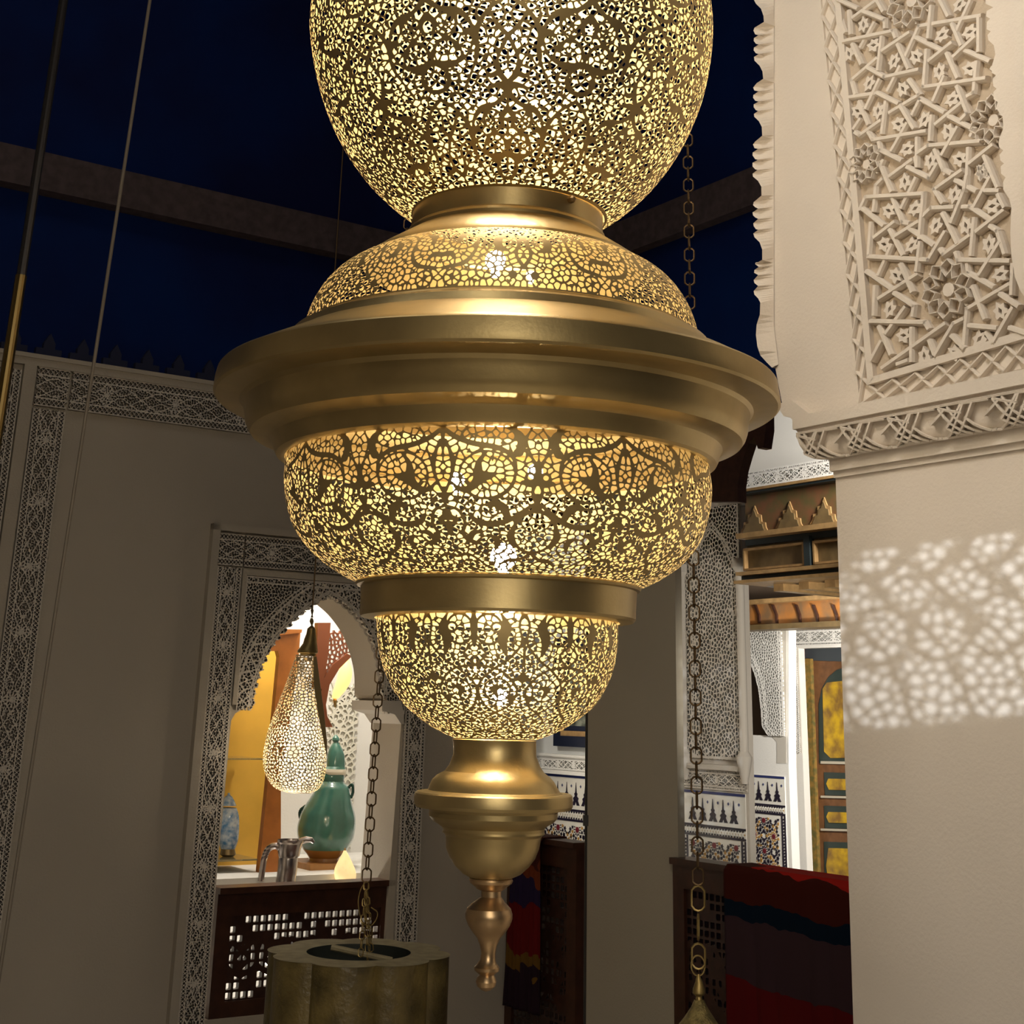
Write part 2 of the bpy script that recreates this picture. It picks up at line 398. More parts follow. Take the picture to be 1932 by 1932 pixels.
def rosette(cx, cy, r, n=(6, 10), tot=None):
    out = [(cx, cy)]
    for k, (q, m) in enumerate(zip((.42, .8), n)):
        out += [(cx+r*q*math.sin(2*PI*(i+.5*k)/m), cy-r*q*math.cos(2*PI*(i+.5*k)/m)) for i in range(m)]
    return [q for q in out if q[0] > -1]
def m_bowl(p, draw):
    if draw is None: return rosette(33, 88, 24, (5, 9))[:]+rosette(157, 205, 34, (8, 12))
    p.seg(0, -2, 0, 42, 5, 2.4)
    p.vine([(0, 6), (20, 24), (50, 37), (88, 44), (112, 58), (120, 82), (112, 112), (88, 132), (58, 136), (35, 124)], [3.5, 5, 5, 5, 3.5, 2.4, 2, 2, 2, 1.5])
    p.ring(73, 94, 46, 1.9, 43)
    p.vine([(72, 52), (60, 70), (58, 88), (58, 102), (44, 118), (26, 120), (14, 108)], [2, 4.5, 8, 9, 6, 4, 2]); p.vine([(58, 92), (72, 96), (86, 92)], [8, 8, 3]); p.vine([(56, 100), (70, 108)], [6, 2])
    p.vine([(5, 30), (14, 60), (15, 90), (4, 122)], [2, 3.5, 3, 2]); p.vine([(28, 44), (20, 70), (17, 90)], [1.5, 2, 1.5])
    p.ring(76, 22, 44, 2.2, 21); p.vine([(112, 6), (128, 20), (128, 44), (116, 60)], [3, 6, 8, 3]); p.disc(124, 52, 8)
    p.vine([(150, 2), (138, 30), (148, 66), (157, 84)], [1.6, 1.8, 2, 4]); p.vine([(120, 40), (140, 54), (157, 78)], [1.5, 1.8, 3])
    p.seg(157, 80, 157, 104, 6, 5); p.vine([(157, 104), (144, 108), (132, 106)], [7, 6, 4]); p.ring(144, 96, 7, 2.4); p.seg(157, 132, 157, 160, 7, 3)
    p.vine([(152, 108), (149, 122), (153, 136)], [4, 2.5, 4])
    p.vine([(150, 146), (132, 160), (108, 178), (80, 186), (54, 182), (40, 168)], [3, 3.5, 5, 6, 6, 3]); p.vine([(108, 176), (98, 152), (82, 146), (70, 150)], [6, 8, 6, 2]); p.ring(74, 160, 16, 1.8, 13)
    p.ring(157, 206, 40, 3.2, 48); p.vine([(118, 190), (110, 214), (120, 240)], [3, 5, 3])
    p.disc(0, 132, 8); p.vine([(0, 132), (12, 128)], [6, 2]); p.disc(0, 166, 9); p.vine([(0, 170), (14, 178), (8, 186)], [6, 5, 2]); p.seg(0, 184, 0, 205, 3, 6); p.seg(0, 118, 0, 150, 3, 3)
    p.vine([(0, 150), (22, 160), (30, 186), (24, 206), (34, 224), (56, 232)], [2, 3, 3, 4, 6, 3]); p.vine([(34, 222), (44, 206), (60, 204)], [6, 6, 3])
    p.ring(76, 238, 30, 1.8, 26); p.vine([(76, 212), (88, 226), (84, 246)], [3, 7, 3]); p.vine([(0, 268), (24, 262), (44, 276), (64, 300)], [4, 4, 3, 3]); p.vine([(157, 254), (140, 272), (112, 278), (94, 292)], [5, 4, 5, 3])
    p.ring(130, 300, 20, 1.8); p.ring(24, 300, 20, 1.8); p.disc(76, 290, 8)
def m_low(p, draw):
    if draw is None: return rosette(40, 160, 24, (6, 11))+rosette(89, 110, 12, (5, 0))[:6]
    p.ring(26, 34, 24, 2.0, 30); p.vine([(89, -2), (80, 24), (84, 60), (62, 92), (36, 112), (8, 140), (2, 168), (14, 200), (40, 222), (74, 240), (89, 262)], [3, 2, 2.2, 2.4, 2.2, 2.2, 2.2, 2.2, 2.6, 3, 3])
    p.vine([(50, 6), (58, 30), (50, 56), (56, 84)], [2, 8, 9, 3]); p.disc(50, 48, 9); p.ring(40, 30, 9, 2.2); p.vine([(0, 0), (4, 30), (0, 62)], [3, 3, 3]); p.vine([(0, 62), (20, 84), (0, 106)], [2, 2.2, 2.2])
    p.vine([(0, 106), (36, 112), (62, 130), (80, 160), (68, 196), (40, 218), (8, 240), (0, 262)], [3, 2, 2.2, 2.2, 2.2, 2.4, 2.4, 2.4])
    p.disc(89, 132, 10); p.vine([(89, 128), (76, 136)], [7, 3]); p.seg(89, 60, 89, 100, 2, 3); p.disc(34, 158, 8); p.vine([(34, 158), (50, 150)], [6, 3]); p.vine([(34, 158), (40, 176)], [6, 3]); p.ring(40, 160, 26, 1.7)
    p.disc(70, 180, 8); p.vine([(70, 180), (82, 170)], [6, 3]); p.disc(30, 246, 8); p.ring(60, 280, 22, 1.8); p.vine([(0, 282), (30, 292), (60, 268)], [4, 5, 3]); p.disc(89, 290, 8); p.vine([(10, 320), (40, 306), (80, 322)], [3, 6, 3])
def m_dome(p, draw):
    if draw is None: return rosette(44, 90, 26, (6, 10))+rosette(120, 70, 22, (6, 9))
    p.ring(44, 92, 34, 2.1); p.ring(120, 78, 30, 2.1); p.vine([(0, 20), (24, 34), (60, 44), (88, 70), (92, 110), (110, 140), (150, 150)], [5, 5, 3, 3, 3, 5, 3])
    p.vine([(36, 66), (50, 84), (46, 104), (30, 112)], [3, 9, 8, 3]); p.vine([(108, 56), (126, 66), (128, 90)], [3, 8, 3]); p.vine([(0, 150), (14, 120), (4, 80), (10, 50)], [4, 3, 4, 3])
    p.vine([(157, 20), (140, 34), (120, 30), (100, 14)], [3, 6, 5, 2]); p.vine([(157, 120), (140, 118), (130, 130)], [6, 6, 3]); p.ring(70, 156, 18, 2); p.ring(130, 170, 16, 2); p.disc(20, 165, 8); p.vine([(30, 20), (60, 14), (84, 26)], [2, 6, 2])
def m_globe(p, draw):
    W = p.W; H = p.H; out = []
    # motif anchored at the bottom, repeated upwards with alternating axis
    for k in range(6):
        yb = H-20-k*190; fx = (lambda x: x) if k % 2 == 0 else (lambda x: W-x)
        Y = lambda d: yb-d
        def V(pts, ws): p.vine([(fx(x), Y(y)) for x, y in pts], [q*.8 for q in ws])
        if draw is None:
            for cx, cy, r in ((34, 70, 26), (104, 60, 26), (34, 130, 20), (112, 140, 28)):
                out += [q for q in rosette(fx(cx), Y(cy), r, (6, 10)) if 0 <= q[0] <= W and 0 < q[1] < H]
            continue
        V([(0, 0), (20, 6), (30, 24), (20, 44), (0, 60), (8, 84), (22, 98), (44, 96), (54, 80)], [6, 5, 5, 4, 5, 4, 4, 4, 8])
        V([(0, 60), (30, 52), (66, 60), (84, 90), (82, 124), (60, 150), (26, 160), (0, 182)], [4, 8, 3, 3, 4, 8, 5, 8])
        V([(60, 0), (76, 30), (92, 66), (92, 110), (116, 150), (150, 176)], [4, 3, 4, 7, 4, 5])
        V([(92, 96), (76, 110), (66, 104)], [7, 8, 3]); V([(0, 150), (14, 132), (8, 112)], [8, 7, 3]); V([(0, 182), (14, 196), (44, 190)], [8, 8, 3])
        V([(150, 10), (134, 28), (130, 56), (142, 84), (150, 100)], [6, 8, 3, 5, 6]); V([(150, 100), (132, 118), (120, 140)], [6, 5, 3]); V([(132, 30), (116, 24), (106, 32)], [7, 6, 2])
        for cx, cy, r in ((34, 72, 27), (108, 62, 22), (34, 128, 20), (118, 140, 26), (36, 24, 16)): p.ring(fx(cx), Y(cy), r, 1.7)
        for cx, cy in ((34, 72), (108, 62), (34, 128), (118, 140)): p.disc(fx(cx), Y(cy), 4.5)
    return out
SEC = 8
pg = filigree(globe, 150, 1040, 1.9, 11.4, 1.5, 5, m_globe, 7)
shell('globe', globe, pg, SEC, brass_thin, lamp, -PI/2-0.02)
pdm = filigree(dome, 157, 190, 1.8, 10.2, 1.35, 6, m_dome, 3)
shell('upper_dome', dome, pdm, SEC, brass_thin, lamp, -PI/2+.1)
pb = filigree(bowl, 157, 332, 1.9, 10.4, 1.3, 8, m_bowl, 4)
shell('middle_bowl', bowl, pb, SEC, brass_thin, lamp, -PI/2-0.225)
plo = filigree(lowb, 89, 335, 1.5, 9.4, 1.15, 9, m_low, 3)
shell('lower_bowl', lowb, plo, SEC, brass_thin, lamp, -PI/2-0.18)
rt = [(r*1.03, 2*zc-z, cx) for r, z, cx in neck_prof[:4]][::-1]
lathe_part('top_collar', rt, brass, lamp)
lathe_part('neck_collar', neck_prof, brass, lamp)
sc = ring_px(1093, 1109, 405, LY-.12)
MB().lathe([(0.006, 0.0), (0.006, 0.008), (0.003, 0.011), (0.0001, 0.011)], 6).build('screw', bronze, lamp)
scr = bpy.data.objects['screw']; scr.parent = None; scr.matrix_parent_inverse = Matrix.Identity(4)
for q in scr.data.vertices:
    x, y, z = q.co; a = math.radians(-52)
    R0 = neck_prof[0][0]; q.co = (R0*math.cos(a)+z*math.cos(a)-x*math.sin(a)+neck_prof[0][2], LY+R0*math.sin(a)+z*math.sin(a)+x*math.cos(a), neck_prof[0][1]-0.010+y)
scr.parent = lamp; scr.matrix_parent_inverse = parent_inv(lamp)
lathe_part('brim', brim, brass, lamp)
lathe_part('lower_band', band, brass, lamp)
lathe_part('finial_cup', cup, brass, lamp)
lathe_part('spindle_finial', spin, mat('rosy_brass', (0.66, 0.45, 0.24), 0.36, 0.9, var=0.3, vscale=25), lamp)
# thin rolled lips where the pierced bowls meet their rings
for nm, pr in (('brim_lip', [(545, 1330, 858), (541, 1334, 862)]), ):
    pass
stem = MB().tube([(g_up[0][2], LY, g_up[0][1]+.02), (-0.03, LY, 6.0)], 0.012, 12); stem.lathe([(0.012, 5.9), (0.09, 5.93), (0.11, 6.0)], 32, -0.03, LY)
stem.build('hanging_rod', brass, lamp, True)
def bulb(x, y, z, r=0.02, power=8, col=WARM, size=0.03, mt=None):
    m = MB(); n = 10
    m.lathe([(max(1e-4, r*math.sin(PI*i/n)), z+r*math.cos(PI*i/n)) for i in range(n+1)]+[(r*.4, z-r*1.0), (r*.45, z-r*1.6)], 16, x, y)
    o = m.build('bulb', mt or bulbmat, lamp, True); o['label'] = 'glowing round light bulb'
    return o
def lamp_light(px, py, power, size=0.05, col=WARM, Y=LY, bulb_r=0.012):
    p = atY(px, py, Y); light('POINT', 'bulb_light', tuple(p), power, col, size)
    if bulb_r: bulb(p[0], p[1], p[2], bulb_r)
lamp_light(963, 60, 26, 0.09)
lamp_light(935, 492, 6, 0.018, WARM, LY-.1, 0.016)
lamp_light(1002, 520, 2, 0.03, WARM, LY-.02, 0.008)
lamp_light(862, 905, 4, 0.05, WARM, LY+.02)
lamp_light(1010, 890, 4, 0.05, WARM, LY+.02)
lamp_light(950, 1050, 4, 0.05, WARM, LY, 0.02)
lamp_light(944, 1312, 5, 0.0115, WARM, LY, 0.0095)
# ------------------------------------------------------------ room shell
plaster = mat('grey_plaster', (0.47, 0.42, 0.345), 0.8, var=0.08, vscale=1.6, bump=0.12, bscale=140)
stucco = mat('carved_stucco', (0.60, 0.55, 0.48), 0.85, bump=0.1, bscale=200)
shaded_ground = mat('stucco_ground_shaded', (0.29, 0.26, 0.23), 0.9)  # darker recess tone, painting the shade behind carved stucco
cream = mat('cream_plaster', (0.72, 0.645, 0.56), 0.75, var=0.07, vscale=2.0, bump=0.12, bscale=150)
cream_shaded = mat('cream_ground_shaded', (0.50, 0.41, 0.31), 0.85, bump=0.25, bscale=120)  # darker brown puts the shade between the straps into the colour
white = mat('white_plaster', (0.80, 0.79, 0.76), 0.8, bump=0.08, bscale=120)
navy = mat('night_blue_panelling', (0.002, 0.020, 0.12), 0.8, var=0.5, vscale=1.2, col2=(0.006, 0.010, 0.06), spec=0.1)
beamw = mat('brown_beam', (0.085, 0.06, 0.065), 0.8, var=0.35, vscale=30)
dwood = mat('dark_cedar', (0.055, 0.022, 0.014), 0.35, var=0.4, vscale=40)
rwood = mat('red_brown_wood', (0.065, 0.022, 0.010), 0.38, var=0.35, vscale=25)
owood = mat('orange_wood', (0.50, 0.17, 0.03), 0.4, var=0.25, vscale=18)
def U(pl, x, y, d=0.0): return pl.uv(x, y, d)
fl = MB(); fl.add([(-7, -3, 0), (7, -3, 0), (7, 12, 0), (-7, 12, 0)], [(0, 1, 2, 3)])
struct(fl.build('floor', mat('stone_floor', (0.5, 0.44, 0.36), 0.4, var=0.3, vscale=3)))
wf = MB(); wf.add([(-5, -2.8, 0), (5, -2.8, 0), (5, -2.8, 6), (-5, -2.8, 6)], [(3, 2, 1, 0)]); struct(wf.build('wall_front', mat('hall_plaster', (.7, .62, .5), .8)))
wf = MB(); wf.add([(-5, -2.8, 0), (-5, 4, 0), (-5, 4, 6), (-5, -2.8, 6)], [(0, 1, 2, 3)]); struct(wf.build('wall_side', mat('hall_plaster', (.7, .62, .5), .8)))
ce = MB(); ce.add([(-7, -3, 6), (7, -3, 6), (7, 12, 6), (-7, 12, 6)], [(3, 2, 1, 0)])
struct(ce.build('ceiling', navy))
# --- far left wall with the arched display opening
def smooth2(pts, n=8):
    P = [np.array(p, float) for p in pts]; P = [2*P[0]-P[1]]+P+[2*P[-1]-P[-2]]; out = []
    for i in range(len(pts)-1):
        p0, p1, p2, p3 = P[i:i+4]
        for t in np.arange(n)/n: out.append(tuple(0.5*((2*p1)+(p2-p0)*t+(2*p0-5*p1+4*p2-p3)*t*t+(3*p1-p0-3*p2+p3)*t**3)))
    out.append(tuple(P[-2])); return out
def scallop(pts, lobes, amp, side=1):
    P = np.array(smooth2(pts, 24)); d = np.r_[0, np.cumsum(np.hypot(*np.diff(P, axis=0).T))]; t = np.linspace(0, d[-1], lobes*6+1)
    x = np.interp(t, d, P[:, 0]); y = np.interp(t, d, P[:, 1]); dx = np.gradient(x); dy = np.gradient(y); L = np.hypot(dx, dy)
    b = amp*np.abs(np.sin(PI*t/d[-1]*lobes))*side
    return list(zip(x-dy/L*b, y+dx/L*b))
leftc = scallop([(473, 1333), (478, 1300), (490, 1262), (508, 1222), (535, 1188), (566, 1158), (592, 1139), (617, 1124)], 16, 5, 1)
rightc = scallop([(617, 1124), (640, 1136), (668, 1160), (692, 1192), (708, 1230), (717, 1270), (718, 1312)], 14, 3, 1)
jl = [(366, 1960), (405, 1668), (418, 1560), (436, 1360), (444, 1346), (458, 1338)]
jr = [(726, 1318), (740, 1330), (755, 1352), (757, 1366), (735, 1656), (716, 1960)]
TW = 0.22
Ltop = U(PL, 300, 727)[1]+.04
lw = MB()
ul = U(PL, -120, 1000)[0]-1.2; ur = 0.0
lsm = smooth2([(469, 1333), (474, 1300), (486, 1261), (504, 1220), (532, 1184), (564, 1153), (590, 1134), (617, 1119)], 8); rsm = smooth2([(617, 1119), (642, 1132), (670, 1156), (695, 1190), (711, 1229), (720, 1269), (721, 1312)], 8)
apx = U(PL, 617, 1124)[0]
lo_l = [U(PL, *p) for p in jl+lsm]; lo_r = [U(PL, *p) for p in rsm+jr]
zb = 0.0
lw.prism(PL, [(ul, zb), (lo_l[0][0], zb)]+lo_l+[(apx, Ltop), (ul, Ltop)], -TW, 0)
lw.prism(PL, [(apx, Ltop)]+lo_r+[(lo_r[-1][0], zb), (ur, zb), (ur, Ltop)], -TW, 0)
rz = U(PL, 440, 1921)[1]
lw.prism(PL, [(lo_l[0][0]-.05, zb), (lo_r[-1][0]+.05, zb), (lo_r[-1][0]+.05, rz), (lo_l[0][0]-.05, rz)], -TW, -0.01)
struct(lw.build('wall_left', plaster), 'far left wall of grey plaster with an arched opening')
# --- ornamental bands as carved relief
def band_pattern(L, Wd, step, seed, cell=0.16):
    """units in mm; long axis along x"""
    p = Pat(L, Wd, step); m = Wd*0.2
    for y in (1.5, m, Wd-m, Wd-1.5): p.seg(-5, y, L+5, y, 2.2)
    k = m*0.62
    x = -m
    while x < L+m:
        for a, b in ((1.5, m), (Wd-m, Wd-1.5)):
            p.seg(x, a, x+(b-a)*.8, b, 1.15); p.seg(x, b, x+(b-a)*.8, a, 1.15)
        x += k
    r = random.Random(seed); cy = Wd/2; hw = Wd/2-m; per = Wd*1.9; x = -per/2; n = 0
    while x < L+per:
        for s in (-1, 1):
            p.vine([(x, cy), (x+per*.25, cy+s*hw*.8), (x+per*.5, cy), (x+per*.75, cy-s*hw*.8), (x+per, cy)], 1.5)
            p.vine([(x, cy+s*hw), (x+per*.2, cy+s*hw*.1), (x+per*.5, cy+s*hw*.95), (x+per*.8, cy+s*hw*.1), (x+per, cy+s*hw)], 1.5)
        p.disc(x+per*.5, cy, 3.5)
        for a in range(6):
            t = a*PI/3; p.seg(x, cy, x+hw*.75*math.cos(t), cy+hw*.75*math.sin(t), 1.5)
        for j in range(3): p.seg(x-hw*.5, cy-hw*.5+j*hw*.5, x+hw*.5, cy-hw*.5+j*hw*.5, 1.3)
        p.seg(x, m, x, Wd-m, 1.3)
        x += per
    q = darts(L, Wd-2*m, 7.5, None, (), int(L*Wd/8), seed, half=False)
    p2 = Pat(L, Wd, step); p2.cells([(a, b+m) for a, b in q], 0.9, mirror=False); msk = (p.Y > m) & (p.Y < Wd-m)
    p.F = np.where(msk, np.maximum(p.F, p2.F), p.F)
    return p
def hband(name, pl, u0, u1, z0, z1, d, m, seed=1, step=2.6, vertical=False, parent=None, g=True):
    L, Wd = ((z1-z0) if vertical else (u1-u0))*1000, ((u1-u0) if vertical else (z1-z0))*1000
    p = band_pattern(L, Wd, step, seed)
    o = relief(name, pl, u0, z1, p, 0.0, d, m, parent, 0.001, vertical)
    return o
trims = []
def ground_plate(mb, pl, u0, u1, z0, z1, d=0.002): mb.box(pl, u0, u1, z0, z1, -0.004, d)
gp = MB()
# tall frame on the far left wall: vertical and top bands
zf1 = U(PL, 300, 727)[1]; zf0 = U(PL, 300, 797)[1]
ua0, ua1 = U(PL, 66, 730)[0], U(PL, 121, 780)[0]
ub0, ub1 = U(PL, 26, 950)[0]-.14, U(PL, 20, 950)[0]
def frame_band(n, pl, u0, u1, z0, z1, vert, seed, step=2.8):
    ground_plate(gp, pl, u0, u1, z0, z1)
    o = hband('trim_%d' % n, pl, u0, u1, z0, z1, 0.016, stucco, seed, step, vert); struct(o, None)
    return o
wv = ua1-ua0
frame_band(1, PL, ua1+.01, ur, zf0, zf1, False, 3)
frame_band(2, PL, ua0, ua1, 0.6, zf0-0.01, True, 4)
frame_band(3, PL, ua0, ua1, zf0, zf1, False, 14)
frame_band(4, PL, ua0-0.055-wv, ua0-.055, 0.6, zf1-.02, True, 5)
rl = MB()
for a, b in ((ua0-.05, ua0-.008), ): rl.box(PL, a, b, 0.5, zf1, 0, 0.022)
rl.box(PL, ul, ur, zf1, zf1+.025, 0, 0.022); rl.box(PL, ul, ur, zf1+.025, zf1+.04, 0, 0.03)
struct(rl.build('trim_5', plaster))
# frame of the arch
zc1 = U(PL, 480, 1012)[1]; zc0 = U(PL, 490, 1072)[1]
uc0, uc1 = U(PL, 413, 1100)[0], U(PL, 456, 1100)[0]
ud0, ud1 = U(PL, 754, 1500)[0], U(PL, 806, 1500)[0]
ud1 = ud0+(uc1-uc0)*1.04
uc0b = U(PL, 334, 1800)[0]; uc1b = U(PL, 388, 1800)[0]
uc0 = (uc0+uc0b)/2; uc1 = (uc1+uc1b)/2
frame_band(6, PL, uc0, uc1, 0.4, zc0-.006, True, 6)
frame_band(7, PL, uc1+.006, ud1, zc0, zc1, False, 7)
frame_band(8, PL, ud0, ud1, 0.4, zc0-.006, True, 8)
frame_band(9, PL, uc0, uc1, zc0, zc1, False, 9)
rl = MB(); rl.box(PL, uc0-.035, uc0-.006, 0.4, zc1+.03, 0, 0.03); rl.box(PL, uc0-.035, ud1+.03, zc1+.008, zc1+.03, 0, 0.03); rl.box(PL, uc1+.004, ud0, zc0-.03, zc0-.008, 0, .02)
rl.box(PL, uc1+.004, uc1+.02, U(PL, 450, 1330)[1], zc0-.03, 0, .02)
struct(rl.build('trim_10', plaster))
# spandrel carving around the arch
W0, W1 = uc1+.02, ud0-.005; Z0, Z1 = U(PL, 450, 1340)[1], zc0-.032
sp = Pat((W1-W0)*1000, (Z1-Z0)*1000, 3.0)
q = darts(sp.W, sp.H, 9, None, (), 22000, 21, half=False); sp.cells(q, 1.2, mirror=False)
arc = [((u-W0)*1000, (Z1-z)*1000) for u, z in [U(PL, *p) for p in leftc+rightc[1:]]]
def off_arc(k):
    A = np.array(arc[::6]); c = np.array([arc[len(leftc)][0], sp.H]); v = A-c; n = v/np.linalg.norm(v, axis=1)[:, None]
    return [tuple(a) for a in A+n*k]
for k, ww in ((16, 3), (70, 3.5), (84, 2.5), (8, 2)):
    pts = off_arc(k)
    for a, b in zip(pts, pts[1:]): sp.seg(*a, *b, ww)
pts = off_arc(43)
for i in range(0, len(pts)-1):
    a = pts[i]; b = pts[i+1]; sp.seg(*off_arc(20)[i], *off_arc(66)[i+1], 2); sp.seg(*off_arc(66)[i], *off_arc(20)[i+1], 2)
for x0, x1 in ((2, sp.W*.0+2), (sp.W-2, sp.W-2)): sp.seg(x0, 0, x1, sp.H, 3)
sp.seg(0, 2, sp.W, 2, 3)
for y in (22,): sp.seg(0, y, sp.W, y, 3)
# cut the arch opening out
def inside(poly, X, Y):
    r = np.zeros(X.shape, bool); n = len(poly)
    for i in range(n):
        x0, y0 = poly[i]; x1, y1 = poly[(i+1) % n]
        if y0 == y1: continue
        c = ((y0 > Y) != (y1 > Y)) & (X < (x1-x0)*(Y-y0)/(y1-y0)+x0); r ^= c
    return r
hole = arc+[(arc[-1][0], sp.H+50), (arc[0][0], sp.H+50)]
sp.F = np.where(inside(hole, sp.X, sp.Y), -3, sp.F)
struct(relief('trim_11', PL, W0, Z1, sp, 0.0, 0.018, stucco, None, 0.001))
gs = MB()
mid = len(leftc)
ga = [(u, z) for u, z in [U(PL, *p) for p in leftc]]; gb = [(u, z) for u, z in [U(PL, *p) for p in rightc]]
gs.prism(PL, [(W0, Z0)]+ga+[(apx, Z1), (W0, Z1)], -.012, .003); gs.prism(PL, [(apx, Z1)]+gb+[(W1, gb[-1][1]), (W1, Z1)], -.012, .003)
struct(gs.build('trim_12', shaded_ground))
struct(gp.build('trim_13', shaded_ground))
# capital of the right jamb
cp = MB()
cu0, cz1 = U(PL, 690, 1322); cu1, cz0 = U(PL, 757, 1366)
cp.prism(PL, [U(PL, *p) for p in [(716, 1322), (752, 1322), (757, 1345), (757, 1366), (752, 1366), (740, 1348), (716, 1340)]], -TW, 0.02)
struct(cp.build('trim_14', stucco))
# --- dark upper storey, left and right
up = MB(); up.box(PL, ul-1, 0.0, zf1+.04, 6.0, -0.1, -0.02)
struct(up.build('wall_upper_left', navy))
up = MB(); zr0 = U(PR, 1450, 762)[1]
up.box(PR, 0, 3.2, zr0, 6.0, -0.1, 0.0)
struct(up.build('wall_upper_right', navy))
bz1 = U(PL, 224, 328)[1]; bz0 = U(PL, 224, 397)[1]
bm = MB(); bm.box(PL, ul-1, 0, bz0, bz1, -.02, .05); bm.box(PR, 0, 3.2, bz0, bz1, 0, .05)
struct(bm.build('trim_15', beamw))
cr = MB()      # row of small merlons along the foot of the blue wall
u = ul; zz = zf1+.04
while u < -0.05:
    cr.prism(PL, [(u, zz), (u+.09, zz), (u+.09, zz+.03), (u+.065, zz+.03), (u+.065, zz+.05), (u+.045, zz+.085), (u+.025, zz+.05), (u+.025, zz+.03), (u, zz+.03)], -.02, .004); u += .12
struct(cr.build('trim_16', mat('faded_navy', (0.012, 0.016, 0.05), 0.8)))
# --- right back wall: pillar, opening heads
pil = MB(); pu0, pu1 = U(PR, 1106, 1600)[0], U(PR, 1291, 1500)[0]
pil.box(PR, pu0, U(PR.back(.03), 1291, 1500)[0], 0, zr0, -0.03, 0)
struct(pil.build('wall_back_right', mat('olive_grey_plaster', (0.44, 0.39, 0.30), 0.8, var=0.07, vscale=1.6, bump=0.12, bscale=140)), 'plain grey plaster pillar between the two balustraded openings')
hd = MB(); hd.box(PR, 0.0, pu1, U(PR, 1250, 960)[1], zr0, -0.06, -.02)
hd.prism(PR, [U(PR, *p) for p in [(1270, 745), (1452, 745), (1453, 812), (1448, 846), (1438, 848), (1431, 826), (1420, 838), (1412, 862), (1404, 890), (1400, 920), (1400, 948), (1270, 948)]], -0.02, 0.02)
struct(hd.build('trim_17', dwood), 'dark carved wooden bracket beside the pillar head')
dm = MB()
for k in range(5):
    x = 1345+k*14; dm.pxpoly(PR, [(x, 800+k*4), (x+9, 800+k*3), (x+9, 935), (x, 935)], 0.02, 0.03)
# low walls under the balustrades
lw2 = MB()
# ------------------------------------------------------------ rooms beyond
PZ = PR.back(1.1); PZ2 = PR.back(1.7); PD = PR.back(2.4)
z_far = MB(); a = U(PZ, 980, 1500)[0]-.6; b = U(PZ, 1291, 1500)[0]
z_far.box(PZ, a, b, 0, 5.2, -.1, 0)
struct(z_far.build('wall_gallery_left', mat('bluish_white_plaster', (0.72, 0.74, 0.74), 0.8)))
bg = MB(); bg.box(PD, U(PD, 1380, 1500)[0]-1.5, U(PD, 1640, 1500)[0]+.6, 0, 5.2, -.1, -.06)
struct(bg.build('wall_gallery_right', mat('tan_plaster', (.34, .25, .18), .8)))
